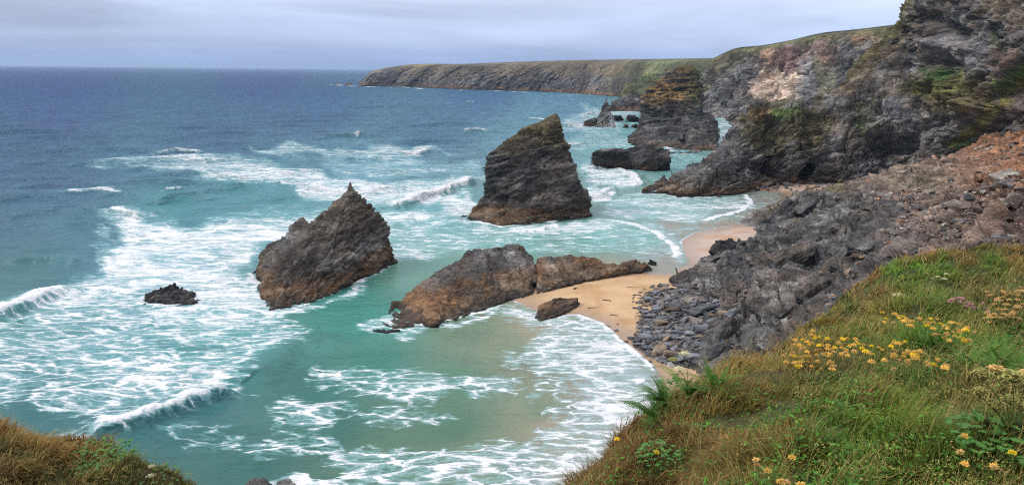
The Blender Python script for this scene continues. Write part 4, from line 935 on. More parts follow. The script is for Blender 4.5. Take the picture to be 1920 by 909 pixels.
    put([(1385, 225), (1400, 195), (1480, 195), (1540, 195), (1560, 230), (1540, 275), (1480, 270), (1450, 300), (1400, 260)], (92, 84, 50), 12, .8, 13)
    put([(1440, 200), (1500, 195), (1508, 212), (1450, 225)], (88, 108, 52), 7, .85, 14)
    put([(1404, 210), (1440, 200), (1444, 215), (1410, 222)], (140, 108, 58), 5, .6, 15)
    put([(1600, 190), (1640, 185), (1640, 245), (1610, 250)], (74, 84, 40), 9, .75, 16)
    put([(1690, 160), (1740, 138), (1800, 130), (1830, 160), (1810, 200), (1740, 190)], (98, 96, 50), 9, .95, 17)
    put([(1725, 132), (1790, 128), (1800, 145), (1740, 150)], (66, 92, 42), 6, .9, 18)
    put([(1740, 185), (1830, 150), (1890, 150), (1850, 200), (1790, 215), (1720, 205)], (116, 102, 70), 12, .75, 19)
    put([(1870, 150), (1930, 110), (1960, 130), (1900, 170), (1872, 172)], (70, 98, 40), 7, .95, 20)
    put([(1770, 285), (1800, 250), (1850, 200), (1900, 165), (1925, 150), (1900, 190), (1850, 235), (1800, 272)], (146, 138, 76), 6, 1.0, 21)
    put([(1790, 265), (1850, 255), (1850, 275), (1800, 290)], (78, 96, 46), 6, .8, 22)
    put([(1870, 60), (1880, 90), (1850, 95), (1855, 60)], (78, 88, 50), 7, .6, 23)
    put([(1730, 70), (1850, 75), (1840, 110), (1780, 125), (1740, 100)], (134, 130, 132), 12, .55, 24)
    put([(1625, 215), (1665, 200), (1680, 245), (1630, 250)], (146, 138, 128), 9, .6, 25)
    put([(1650, 190), (1700, 185), (1690, 215), (1655, 212)], (128, 132, 140), 8, .6, 26)
    put([(1840, 0), (1920, -20), (1960, 60), (1870, 60), (1820, 30)], (112, 98, 76), 16, .6, 27)
    put([(1560, 165), (1690, 45), (1700, 70), (1620, 150), (1590, 180)], (112, 94, 66), 6, .55, 28)
    put([(1860, 95), (1900, 90), (1880, 135), (1850, 130)], (140, 112, 92), 9, .6, 29)
    gtop = sstep(nR - .6, nR + .2, vv + .5 * n) * sstep(5, 8, uu); c = mixv(c, np.tile(C(104, 96, 54), (len(P), 1)), gtop * .9)
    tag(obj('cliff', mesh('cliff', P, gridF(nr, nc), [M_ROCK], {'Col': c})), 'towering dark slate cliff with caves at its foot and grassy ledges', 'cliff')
build_near_cliff()

# ================================================================== FORESHORE ROCKS, LANDSLIP
FS = [(1188, 600, .2), (1205, 560, .6), (1215, 545, 1.0), (1210, 610, .6), (1220, 650, .6), (1235, 580, 1.0), (1240, 620, 1.0), (1250, 560, 1.2), (1225, 665, .5), (1240, 700, -.9), (1290, 722, -.9), (1265, 712, -.9), (1320, 740, -.5), (1262, 684, .4), (1198, 640, .3), (1270, 522, .6), (1330, 492, .8), (1270, 600, .9), (1300, 640, 1.2), (1350, 682, 2.0), (1280, 560, 1.6), (1330, 540, 2.6),
      (1340, 600, 2.2), (1400, 640, 3.4), (1380, 560, 3.4), (1360, 508, 3.0), (1350, 492, 2.5), (1395, 494, 3.2), (1340, 478, -.8), (1370, 476, -.8), (1400, 474, -.8), (1419, 470, -.8), (1418, 445, -.8), (1440, 620, 5), (1480, 650, 7), (1500, 600, 8), (1440, 560, 6), (1540, 560, 10), (1500, 520, 8.2), (1440, 500, 6.5), (1436, 444, 6.5), (1440, 420, 7.5), (1470, 455, 9.5), (1480, 390, 9), (1500, 365, 10.5),
      (1560, 352, 11.2), (1620, 356, 12.5), (1680, 361, 14), (1740, 352, 16), (1790, 332, 20), (1850, 300, 27), (1920, 262, 34), (2000, 225, 42), (1560, 500, 12), (1600, 440, 15), (1560, 400, 12), (1520, 430, 11.5), (1600, 380, 13), (1700, 440, 20), (1640, 400, 14.5), (1700, 380, 17), (1780, 400, 25), (1780, 360, 21), (1850, 420, 31.5), (1850, 350, 28), (1920, 480, 38), (1920, 400, 36), (1920, 310, 33.5), (1800, 480, 30), (1650, 490, 19), (1600, 540, 18), (1560, 620, 14),
      (1540, 700, 12), (1400, 760, 6), (1300, 800, 0), (2050, 400, 42), (2050, 600, 45), (1740, 520, 28), (2200, 250, 50), (1450, 900, 8), (1700, 700, 30), (1900, 700, 42)]
FSZ = [(1430, 462, 0, 5), (1392, 452, 0, 5), (1340, 452, 0, 5), (1400, 436, 0, 0), (1350, 438, 0, 0), (1412, 450, 0, 0), (1418, 428, 0, 0), (1380, 425, 0, 0), (1405, 460, 0, 2), (1430, 405, 0, 8), (1500, 352, 0, 10), (1560, 345, 1, 10), (1620, 345, 2, 10), (1700, 345, 3, 12), (1240, 540, -.4, 0), (1180, 570, -.4, 0), (1165, 620, -.6, 0), (1215, 695, -.5, 0), (1300, 480, -.4, 0), (1260, 512, -.4, 0), (1240, 740, -.3, 0)]
_p = [G(x, y, z) for x, y, z in FS] + [G(x, y, 0) + np.array([0, dy, z]) for x, y, z, dy in FSZ]
_q = np.array(_p); fsr = RBF(_q[:, :2], _q[:, 2], .5)
def clean_h(x, y): return fsr(x, y)
def build_foreshore():
    # fan-shaped sheet, denser near the camera
    ta = (np.arange(1120, 2160, 1.15) - CX) / FPX; D = np.concatenate([np.arange(10, 44, .7), np.arange(44, 120, .42), np.arange(120, 290, .62)])
    DD, TT = np.meshgrid(D, ta, indexing='ij'); x = (DD * TT).ravel(); y = DD.ravel(); z = np.minimum(clean_h(x, y), H - 7.5 - .12 * np.maximum(44 - y, 0)); z = np.where(y < 66, np.minimum(z, np.clip((x / y * FPX + CX - 1330) * .07 + np.maximum(y - 44, 0) * 1.2, -1.5, 50)), z)
    P = np.stack([x, y, z], 1); nr, nc = DD.shape; px, py = proj(P)
    rub = sstep(-25, 25, sdpoly(px, py, [(1460, 380), (1500, 355), (1620, 352), (1700, 400), (1640, 470), (1560, 560), (1520, 620), (1420, 700), (1100, 760), (1100, 520), (1340, 440), (1425, 400)]))   # 0 = bedrock, 1 = rubble
    N = gnorm(P.reshape(nr, nc, 3)).reshape(-1, 3); N *= np.sign(N[:, 2:3] + 1e-9)
    bed = (-.55, .15, .8)
    d1 = rockdisp(P, ((10, 2.6), (4.0, 1.35), (1.5, .42)), bed=bed, seed=215, stretch=2.6, fb=1.2, fbs=14, ledge=.45)
    d2 = rockdisp(P, ((18, 2.6), (8, 1.6), (3.4, .9), (1.4, .42)), bed=(-.3, .1, .9), seed=225, stretch=1.5, fb=1.8, fbs=22, ledge=.25)
    d = d1 * (1 - rub) + d2 * rub
    d += blobs(P, [([(1432, 470), (1436, 440)], 8, 2), ([(1390, 462)], 12, 1.5), ([(1350, 462)], 12, 1.6), ([(1505, 480), (1530, 500)], 12, -1.8), ([(1300, 600), (1240, 640)], 22, -.9), ([(1560, 560), (1620, 500), (1720, 440), (1800, 370)], 9, -1.6), ([(1700, 460), (1780, 390), (1860, 320)], 12, 1.6)])
    d *= np.clip((P[:, 1] - 20) / 30, .2, 1)
    d *= .12 * sstep(-1.0, 1.0, z) + .88 * sstep(1.2, 3.2, z)
    P = P + N * d[:, None]; px, py = proj(P)
    zz = P[:, 2]; n = fbm(P / 7, 5, 247); n2 = fbm(P / 2.0, 3, 248)
    c = rock_cols(P, 229, -3, warm=.3, k=1.3, bed=bed, wet=False)
    c2 = idw(px + 25 * n, py + 12 * n, [(1560, 450), (1620, 400), (1700, 380), (1780, 380), (1850, 340), (1900, 300), (1900, 420), (1800, 430), (1700, 450), (1640, 500), (1560, 560), (1720, 350), (1850, 460), (1760, 460), (1920, 270), (1580, 640)],
             [lin(*t) for t in [(116, 108, 102), (118, 106, 98), (126, 104, 92), (128, 106, 94), (138, 104, 84), (160, 112, 82), (112, 88, 78), (132, 108, 96), (124, 112, 104), (100, 92, 90), (92, 90, 94), (140, 124, 106), (100, 78, 70), (128, 108, 98), (176, 122, 86), (100, 92, 90)]], 3)
    c2 = c2 * np.array([1.15, 1.18, 1.16]) * (1 + .35 * n2 + .45 * n)[:, None]
    c = mixv(c, c2, rub * .92)
    def put(poly, col, soft=8, amt=.9, sd=1):
        nonlocal c; m = pmask(P, poly, soft, sd, 1.0, 5) * amt; c = mixv(c, np.tile(C(*col), (len(P), 1)) * 1.2 * (1 + .35 * n2)[:, None], m)
    put([(1490, 365), (1520, 356), (1530, 375), (1510, 400), (1480, 410)], (112, 106, 58), 7, .7, 1)
    put([(1550, 350), (1590, 350), (1590, 358), (1555, 360)], (150, 140, 60), 4, .9, 2)
    put([(1420, 385), (1480, 370), (1500, 400), (1440, 420)], (98, 88, 62), 9, .5, 3)
    put([(1640, 362), (1665, 362), (1660, 380), (1642, 378)], (198, 150, 100), 4, .9, 4)
    me = mesh('landslip', P, gridF(nr, nc), [M_ROCKN], {'Col': c})
    tag(obj('bedrock', me), 'grey bedrock ledges rising right into a slope of brown landslip rubble', 'rock slope')
    return P.reshape(nr, nc, 3), rub.reshape(nr, nc)
FSP, FSRUB = build_foreshore()
def surf_z(x, y):
    """height of the finished foreshore sheet (or the sand) at a point"""
    D0 = np.concatenate([np.arange(10, 44, .7), np.arange(44, 120, .42), np.arange(120, 290, .62)])
    i = np.clip(np.searchsorted(D0, y), 1, len(D0) - 1); j = np.clip(((x / y * FPX + CX) - 1120) / 1.15, 0, FSP.shape[1] - 1).astype(int)
    return np.maximum(FSP[i, j, 2], sand_h(np.atleast_1d(x), np.atleast_1d(y)))

# bedrock humps that stand out of the ledges
def outcrops():
    L_ = [([[(1318, 500), (1330, 470, 196), (1345, 455, 199), (1385, 448, 200), (1398, 458, 200), (1392, 480, 194), (1360, 505), (1340, 470, 205)]], 'rounded grey outcrop standing at the edge of the pink sand', 301),
          ([[(1440, 520, 168), (1442, 490, 172), (1470, 466, 176), (1520, 462, 176), (1546, 490, 172), (1545, 520, 166), (1500, 545, 160), (1455, 540, 161), (1490, 480, 182)]], 'big smooth grey hump of folded slate below the landslip', 302),
          ([[(1395, 590, 150), (1420, 545, 158), (1470, 540, 160), (1520, 560, 156), (1530, 590, 148), (1480, 612, 142), (1420, 612, 143), (1460, 570, 164)]], 'low domed outcrop veined with white quartz above the boulders', 303),
          ([[(1270, 545), (1285, 515, 178), (1330, 498, 182), (1400, 500, 182), (1420, 530, 172), (1370, 560, 164), (1300, 560), (1340, 520, 190)]], 'sloping slate ledge running down to the sand', 304),
          ([[(1298, 694), (1330, 640, 138), (1400, 600, 146), (1470, 620, 144), (1460, 670, 134), (1380, 700, 126), (1330, 702), (1400, 650, 150)]], 'broad tilted slab of grey slate behind the tall white flowers', 305),
          ([[(1425, 466), (1427, 428, 219), (1434, 413, 222), (1500, 364, 238), (1540, 370, 240), (1520, 430, 218), (1470, 470, 208), (1438, 472), (1480, 400, 244)]], 'steep dark end of bedrock standing over the beach', 306)]
    for bl, lb, sd in L_:
        rock('outcrop', bl, lb, vox=.3, cells=((6, 1.2), (2.4, .7), (1.0, .3)), fb=.8, seed=sd, mat=M_ROCKN, wet=False, warm=.15, k=1.1, bed=(-.5, .35, .75), stretch=2.4, cat='outcrop', sm=2)
outcrops()

def slabs_of_bedrock():
    protos = []
    for k in range(7):
        rg = np.random.default_rng(700 + k); b = []
        for x in (-.5, -.1, .5):
            for y in (-.34, .34):
                for z in (-.16, .16): b.append((x + rg.normal(0, .05), y * (1 - .25 * abs(x)) + rg.normal(0, .05), z * (1 - .5 * (x > .3)) + rg.normal(0, .02)))
        me = hull_obj([[np.array(q) * 10 for q in b]], .22, 1); P = getv(me); N = getn(me)
        d = rockdisp(P, ((3.4, .45), (1.5, .28), (.7, .12)), bed=(-.1, .1, 1), seed=710 + k, stretch=2.4, fb=.25, fbs=5, ledge=1.0); setv(me, P + N * d[:, None])
        setattr_v(me, 'Col', rock_cols(P, 720 + k, 0, bed=(-.1, .1, 1), warm=.3, k=1.15 + .15 * (k % 3), wet=False, lite=.5)); me.materials.append(M_ROCKN); me.name = 'slab'; protos.append(me)
    rg = random.Random(77); placed = []
    for px, py in inpoly([(1262, 530), (1340, 505), (1425, 490), (1445, 430), (1490, 385), (1560, 362), (1650, 372), (1700, 400), (1660, 450), (1590, 520), (1560, 580), (1500, 640), (1400, 690), (1310, 690), (1350, 620), (1390, 560), (1330, 545)], 700, 78):
        if len(placed) >= 58: break
        g = G(px, py, 5); 
        for _ in range(4): z = float(surf_z(np.array([g[0]]), np.array([g[1]]))[0]); g = G(px, py, z)
        s = rg.uniform(.42, 1.05) * (.8 if py > 560 else 1)
        if any((g[0] - a) ** 2 + (g[1] - b) ** 2 < (3.3 * (s + q)) ** 2 for a, b, q in placed): continue
        placed.append((g[0], g[1], s)); o = bpy.data.objects.new('rock_slab', rg.choice(protos)); COL.objects.link(o)
        o.location = (g[0], g[1], z - .25 * s); o.rotation_euler = (rg.gauss(.12, .14), rg.gauss(-.42, .16), rg.gauss(.55, .35)); o.scale = (s, s * rg.uniform(.7, 1.1), s * rg.uniform(.7, 1.5))
        tag(o, 'tilted slab of grey slate bedrock between the boulders and the landslip', 'rock slab', 'tilted bedrock slabs', 'thing')

# ================================================================== BOULDERS
def boulder_mesh(name, seed, mat, flat=.6):
    rg = np.random.default_rng(seed); v = rg.normal(size=(13, 3)); v /= np.linalg.norm(v, axis=1)[:, None]; v *= np.array([.5, .34, .5 * flat * .66])
    me = hull_obj([v], .045, 1); P = getv(me); N = getn(me)
    P = P + N * (.03 * slabs(P * np.array([3, 3, 6.0]), seed)[0] + .015 * fbm(P * 5, 3, seed))[:, None]; setv(me, P); me.name = name
    me.materials.append(mat); return me
BM = [boulder_mesh('boulder', 500 + i, M_BOULDER, .75 + .1 * (i % 3)) for i in range(7)]; BMB = [boulder_mesh('boulder', 520 + i, M_BOULDERB, .8) for i in range(3)]
def inpoly(poly, n, seed, zref=.5):
    rg = np.random.default_rng(seed); p = np.array(poly, float); out = []
    while len(out) < n:
        x = rg.uniform(p[:, 0].min(), p[:, 0].max(), 400); y = rg.uniform(p[:, 1].min(), p[:, 1].max(), 400)
        k = sdpoly(x, y, p) < 0; out += list(zip(x[k], y[k]))
    return out[:n]
def boulders():
    rg = random.Random(5); placed = []
    def drop(px, py, size, mesh_, label, group, cat='boulder', rz=None, tilt=.18, lift=.12, stretch=1.0):
        g = G(px, py, 0.4); z = float(surf_z(np.array([g[0]]), np.array([g[1]]))[0])
        for _ in range(3):
            g = G(px, py, z); z = float(surf_z(np.array([g[0]]), np.array([g[1]]))[0])
        o = bpy.data.objects.new('boulder', mesh_); COL.objects.link(o)
        o.location = (g[0], g[1], z + lift * size); o.scale = (size * stretch, size * rg.uniform(.8, 1.15), size * rg.uniform(.8, 1.2))
        o.rotation_euler = (rg.gauss(0, tilt), rg.gauss(0, tilt), rg.gauss(.45, .5) if rz is None else rz)
        tag(o, label, cat, group); return o
    # notable ones first
    for px, py, sz, b, lb, st in [
        (1236, 661, 5.2, 1, 'large brown boulder at the lower edge of the boulder field by the swash', 1.15), (1262, 668, 4.6, 1, 'long brown boulder just behind the largest brown one', 1.3),
        (1242, 608, 3.8, 1, 'brown layered boulder in the middle of the grey boulders', 1.2), (1258, 618, 0, 0, '', 1),
        (1285, 616, 2.6, 0, 'pale round grey boulder standing upright among flatter ones', 1.0), (1316, 585, 6.6, 0, 'long dark slab lying across the middle of the boulder field', 1.5),
        (1372, 592, 5.4, 0, 'long pale flat-topped slab at the foot of the domed outcrop', 1.5), (1348, 597, 3.4, 0, 'pale angular block beside the long flat-topped slab', 1.1),
        (1212, 637, 4.2, 0, 'blue-grey flat boulder nearest the sea edge', 1.3), (1252, 634, 3.6, 0, 'wedge-shaped dark boulder right of the blue-grey flat one', 1.3),
        (1272, 628, 3.8, 0, 'flat grey boulder below the round upright one', 1.4), (1268, 703, 1.3, 0, 'small lone boulder on the sand pocket below the boulder field', 1.0),
        (1182, 634, 1.9, 0, 'dark boulder by the foam at the seaward corner of the boulder field', 1.0), (1174, 641, 1.5, 1, 'small brown boulder touching the foam edge', 1.0),
        (1219, 678, 1.5, 0, 'dark cobble half in the wet sand below the big brown boulder', 1.2), (1156, 620, 1.3, 0, 'small grey stone alone on the sand near the waterline', 1.2), (1158, 608, 1.2, 0, 'grey stone on the orange sand, one of a pair', 1.1)]:
        if sz: drop(px, py, sz * .8, (BMB if b else BM)[(px + py) % (3 if b else 7)], lb, None, stretch=st)
    A = [(1185, 580), (1200, 560), (1235, 535), (1290, 545), (1360, 560), (1390, 590), (1360, 640), (1335, 668), (1285, 678), (1240, 670), (1185, 645), (1205, 615)]
    n = 0
    for px, py in inpoly(A, 900, 9):
        if n >= 175: break
        s = min(4.6, 1.25 * math.exp(abs(rg.gauss(0, .6)))) * (.75 + .4 * (py - 540) / 140)
        g = G(px, py, .5)
        if any((g[0] - a) ** 2 + (g[1] - b) ** 2 < (.33 * (s + r)) ** 2 for a, b, r in placed): continue
        placed.append((g[0], g[1], s)); n += 1
        br = rg.random() < .12
        drop(px, py, s, rg.choice(BMB if br else BM), 'loose brown boulder in the pile between orange sand and grey bedrock' if br else 'loose grey slate boulder in the pile between orange sand and grey bedrock', 'brown boulders of the near boulder field' if br else 'grey boulders of the near boulder field', stretch=rg.uniform(1, 1.4))
    for px, py in inpoly([(1560, 400), (1700, 365), (1780, 345), (1915, 290), (1915, 440), (1760, 460), (1640, 470), (1560, 560), (1520, 480)], 46, 29):
        drop(px, py, rg.uniform(1.2, 3.6) * (.55 if px > 1780 else 1), rg.choice(BMB + BM[:2] + BMB), 'block of fallen rock lodged in the brown landslip slope', 'fallen blocks on the landslip', tilt=.5, lift=.05, stretch=1.2)
    B = [(1392, 352), (1430, 333), (1500, 333), (1640, 345), (1690, 352), (1560, 362), (1500, 366), (1470, 358), (1420, 356)]
    placed = []; n = 0
    for px, py in inpoly(B, 900, 19):
        if n >= 105: break
        s = min(5, 1.5 * math.exp(abs(rg.gauss(0, .5)))); g = G(px, py, .5)
        if any((g[0] - a) ** 2 + (g[1] - b) ** 2 < (.32 * (s + r)) ** 2 for a, b, r in placed): continue
        placed.append((g[0], g[1], s)); n += 1; br = rg.random() < (.6 if py > 349 else .1)
        z = .5 + (360 - py) * .07
        o = bpy.data.objects.new('boulder', rg.choice(BMB if br else BM)); COL.objects.link(o); g = G(px, py, z)
        o.location = (g[0], g[1], z); o.scale = (s * 1.2, s, s * 1.05); o.rotation_euler = (rg.gauss(0, .2), rg.gauss(0, .2), rg.uniform(0, 6))
        tag(o, 'brown boulder on the cove beach below the cliff caves' if br else 'grey boulder on the cove beach below the cliff caves', 'boulder', 'brown boulders below the caves' if br else 'grey boulders below the caves')
boulders()
slabs_of_bedrock()
def rubble():
    """uncountable broken stone strewn over the landslip and between the boulders"""
    rg = np.random.default_rng(33); base = []
    for k in range(6):
        bm = bmesh.new(); v = rg.normal(size=(9, 3)); v /= np.linalg.norm(v, axis=1)[:, None]; v *= np.array([.5, .36, .26])
        for p in v: bm.verts.new(p)
        bmesh.ops.convex_hull(bm, input=bm.verts); bmesh.ops.triangulate(bm, faces=bm.faces)
        for q in [q for q in bm.verts if not q.link_faces]: bm.verts.remove(q)
        bm.verts.index_update(); base.append((np.array([q.co[:] for q in bm.verts]), np.array([[q.index for q in f.verts] for f in bm.faces]))); bm.free()
    V, F, Cc = [], [], []; off = 0
    nr, nc = FSRUB.shape; D = FSP[:, :, 1]
    cl = .25 + 2.2 * sstep(.0, .45, fbm(FSP.reshape(-1, 3) / 9, 3, 70)).reshape(nr, nc); wt = cl * (.12 + FSRUB) * (D / 100) ** -.2 * (FSP[:, :, 2] > .3); wt = wt.ravel() / wt.sum(); ids = rg.choice(nr * nc, 13000, p=wt)
    pos = FSP.reshape(-1, 3)[ids]; pxx, pyy = proj(pos)
    ex = [tuple(t) for t in inpoly([(1180, 560), (1235, 530), (1400, 560), (1380, 675), (1290, 686), (1240, 678), (1180, 640), (1195, 610)], 1500, 44)]
    e = np.array([G(a, b, .5) for a, b in ex]); e[:, 2] = surf_z(e[:, 0], e[:, 1]); pos = np.concatenate([pos, e]); isex = np.arange(len(pos)) >= len(ids)
    px, py = proj(pos)
    pal = np.array([lin(*t) for t in [(120, 112, 108), (146, 132, 120), (134, 112, 96), (104, 84, 74), (156, 118, 88), (110, 110, 114), (172, 160, 148)]])
    for i, p in enumerate(pos):
        v, f = base[rg.integers(6)]; s = np.exp(rg.normal(-.3, .6)) * (.8 if isex[i] else min(1.15, p[1] / 100))
        a = rg.uniform(0, 6.28); t = rg.normal(0, .5); ca, sa, ct, st = math.cos(a), math.sin(a), math.cos(t), math.sin(t)
        R = np.array([[ca, -sa, 0], [sa, ca, 0], [0, 0, 1]]) @ np.array([[1, 0, 0], [0, ct, -st], [0, st, ct]])
        V.append((v * s * np.array([1.2, 1, 1])) @ R.T + p + [0, 0, .1 * s]); F.append(f + off); off += len(v)
        k = rg.integers(7) if not isex[i] else (5 if rg.random() < .8 else 2); Cc.append(np.tile(pal[k] * rg.uniform(.6, 1.15), (len(v), 1)))
    me = mesh('rubble', np.concatenate(V), np.concatenate(F), [M_RUBBLE], {'Col': np.concatenate(Cc)}, smooth=False)
    tag(obj('rubble', me), 'broken brown and grey stones strewn over the landslip slope', 'rubble', kind='stuff')
rubble()

# ================================================================== NEAR GRASSY SLOPES
def below(px, py, drop): return G(px, py, H - drop)
HR = [(1920, 909, 1.75), (1700, 909, 1.8), (1500, 909, 1.95), (1300, 909, 2.15), (1180, 909, 2.3), (1110, 915, 2.55), (2050, 909, 1.7), (1800, 800, 1.8), (1600, 800, 1.95), (1400, 800, 2.25), (1250, 800, 2.5), (1190, 790, 2.6), (1920, 700, 1.95), (1750, 700, 2.05), (1600, 700, 2.25), (1450, 700, 2.5), (1330, 725, 2.6), (1235, 755, 2.7),
      (1920, 600, 2.45), (1750, 610, 2.6), (1600, 640, 2.75), (1500, 660, 2.95), (1540, 625, 3.2), (1620, 580, 3.2), (1590, 585, 3.5), (1700, 560, 3.2), (1920, 540, 3.3), (1820, 545, 3.3), (1660, 530, 3.9), (1665, 520, 4.3), (1760, 530, 3.8), (1690, 508, 4.7), (1740, 506, 4.6), (1800, 514, 4.5), (1860, 506, 4.3), (1920, 506, 4.2), (2050, 510, 4.0), (2100, 700, 1.9), (2150, 560, 2.8), (2350, 909, 1.6), (2350, 700, 1.85), (2400, 580, 2.7), (2400, 510, 3.8), (3000, 909, 1.5), (3000, 700, 1.8), (3000, 560, 3.2), (2400, 1400, 1.5), (1700, 1500, 1.6), (3500, 1400, 1.5),
      (1960, 1100, 1.65), (1500, 1100, 1.9), (1200, 1100, 2.2), (1060, 1000, 2.4)]
EDGE = [(1010, 1010, 2.6), (1085, 925, 2.6), (1150, 870, 2.75), (1195, 808, 2.85), (1235, 752, 2.9), (1320, 712, 3.0), (1400, 690, 3.0), (1470, 655, 3.2), (1530, 615, 3.5), (1575, 576, 4.1), (1622, 528, 4.8), (1650, 508, 5.2), (1700, 498, 5.3), (1780, 502, 5.2), (1860, 498, 4.9), (1960, 496, 4.7), (2100, 496, 4.5), (2400, 500, 4.3), (3000, 505, 4.2)]
HL = [(0, 850, 5.9), (0, 909, 5.5), (80, 870, 5.8), (150, 870, 6.0), (150, 909, 5.7), (240, 909, 5.8), (230, 885, 6.0), (60, 820, 6.2), (-200, 909, 5.0), (-200, 800, 5.6), (0, 1050, 4.6), (200, 1050, 5.0), (100, 1200, 3.9), (-200, 1100, 4.3)]
EDGEL = [(-300, 735, 6.3), (-100, 765, 6.4), (0, 787, 6.5), (60, 812, 6.5), (120, 840, 6.45), (190, 868, 6.3), (250, 890, 6.2), (325, 914, 6.1), (400, 990, 5.7), (480, 1100, 5.2)]
def hill_fn(inner, edge, outs=((.5, .55), (1.2, 2.0), (2.5, 6.0), (5, 14), (9, 26))):
    E = np.array([below(*e) for e in edge]); T = np.gradient(E[:, :2], axis=0); T /= np.linalg.norm(T, axis=1)[:, None]
    O = np.stack([-T[:, 1], T[:, 0]], 1)        # outward
    pts = [below(*h) for h in inner] + list(E)
    for d, dz in outs:
        pts += [np.array([e[0] + o[0] * d, e[1] + o[1] * d, e[2] - dz]) for e, o in zip(E, O)]
    q = np.array(pts); return RBF(q[:, :2], q[:, 2], .02), E, O
hillR, ER, OR = hill_fn(HR, EDGE)
hillL, EL, OL = hill_fn(HL, EDGEL)
def bump_fn(x, y, seed):
    p = np.stack([x, y, 0 * x], 1); return .18 * fbm(p / 1.3, 3, seed) + .20 * fbm(p / .5, 2, seed + 5)
HUM = [(1725, 512, .22, .8), (1870, 515, .16, .9), (1600, 560, .22, .7), (1500, 640, .15, .8), (1570, 660, .12, .8), (1830, 525, -.45, .7), (1760, 545, -.2, .9), (1690, 690, -.12, .5), (1480, 640, .12, .6), (1900, 770, .06, .4)]
HUMW = []
for px_, py_, a_, r_ in HUM:
    g_ = below(px_, py_, 3.0)
    for _ in range(12): g_ = G(px_, py_, float(hillR(np.array([g_[0]]), np.array([g_[1]]))[0]))
    HUMW.append((g_[0], g_[1], a_, r_ * (1 + g_[1] * .05)))
def hR(x, y):
    z = hillR(x, y) + bump_fn(x, y, 61) - .17
    for gx, gy_, a, r in HUMW: z = z + a * np.exp(-((x - gx) ** 2 + (y - gy_) ** 2) / r ** 2)
    return z
def hL(x, y): return np.minimum(hillL(x, y), H - 4.6 - .5 * np.maximum(6 - y, 0)) + 1.6 * bump_fn(x / 1.3, y / 1.3, 81)
SOIL = [((1100, 880), (78, 60, 34)), ((1300, 760), (62, 56, 28)), ((1600, 800), (52, 62, 22)), ((1850, 700), (62, 66, 28)), ((1700, 510), (60, 70, 26)), ((100, 850), (66, 52, 28))]
def hill_mesh(name, fn, x0, x1, y0, y1, st, keep, label):
    xs = np.arange(x0, x1, st); ys = np.arange(y0, y1, st); X, Y = np.meshgrid(xs, ys); x, y = X.ravel(), Y.ravel(); z = fn(x, y); z = np.maximum(z, 0)
    P = np.stack([x, y, z], 1); F = gridF(len(ys), len(xs)); k = keep(P); F = F[k[F].all(1)]
    used = np.unique(F); mp = -np.ones(len(P), int); mp[used] = np.arange(len(used)); P = P[used]; F = mp[F]
    n = fbm(P / .8, 4, 3); c = mixv(np.tile(C(66, 62, 28), (len(P), 1)), np.tile(C(60, 74, 28), (len(P), 1)), sstep(-.3, .3, n))
    steep = sstep(H - 7.5, H - 12, P[:, 2]); c = mixv(c, rock_cols(P, 5, -99, warm=.5), steep)
    tag(obj(name, mesh(name, P, F, [M_SOIL], {'Col': c})), kind='structure')
M_SOIL = rock_mat('soil', .25, aniso=1.0, rough=.95, bump=.4)
hill_mesh('grassy_slope', hR, -1.5, 22, .3, 34, .14, lambda P: (P[:, 2] < H - .6), '')
hill_mesh('grassy_bank', hL, -14, 1, 2, 24, .14, lambda P: (P[:, 2] < H - 1), '')

M_GRASS = None
def grass_mat():
    mt, nt, bs, out = newmat('grass_blades'); L = nt.links
    at = nnode(nt, 'ShaderNodeAttribute', attribute_name='Col'); L.new(at.outputs[0], bs.inputs['Base Color'])
    bs.inputs['Roughness'].default_value = .6; bs.inputs['Specular IOR Level'].default_value = .2
    tr = nnode(nt, 'ShaderNodeBsdfTranslucent'); L.new(at.outputs[0], tr.inputs[0])
    mx = nnode(nt, 'ShaderNodeMixShader'); mx.inputs[0].default_value = .3; L.new(bs.outputs[0], mx.inputs[1]); L.new(tr.outputs[0], mx.inputs[2]); L.new(mx.outputs[0], out.inputs[0])
    return mt
M_GRASS = grass_mat()
def blades(pos, length, width, lean, heading, col, bend, rg, tipcol=None):
    """curved tapering blades, three segments each"""
    n = len(pos); up = np.array([0, 0, 1.0]); hd = np.stack([np.cos(heading), np.sin(heading), 0 * heading], 1)
    side0 = rg.uniform(0, 6.28, n); sd = np.stack([np.cos(side0), np.sin(side0), 0 * side0], 1)
    V = np.zeros((n, 7, 3)); Cc = np.zeros((n, 7, 3)); T = [0, .38, .72, 1.0]; k = 0
    for j, t in enumerate(T):
        horiz = (lean * t + bend * t * t)[:, None]; vert = np.sqrt(np.clip(1 - np.minimum(horiz, .97) ** 2, .05, 1)) * t
        c = pos + (hd * horiz * t + up * vert) * length[:, None]
        if j < 3:
            w = (width * (1 - .55 * t))[:, None] * .5
            V[:, k] = c - sd * w; V[:, k + 1] = c + sd * w
            f = .45 + .75 * t; Cc[:, k] = col * f; Cc[:, k + 1] = col * f; k += 2  # shade in the gaps between blades painted in: colour darkens towards the root
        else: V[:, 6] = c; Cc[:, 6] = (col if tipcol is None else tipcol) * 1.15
    o = (np.arange(n) * 7)[:, None]
    Q = np.concatenate([o + np.array([[0, 1, 3, 2]]), o + np.array([[2, 3, 5, 4]])]); Tr = o + np.array([[4, 5, 6]])
    return V.reshape(-1, 3), Q, Tr, Cc.reshape(-1, 3), V[:, 6]
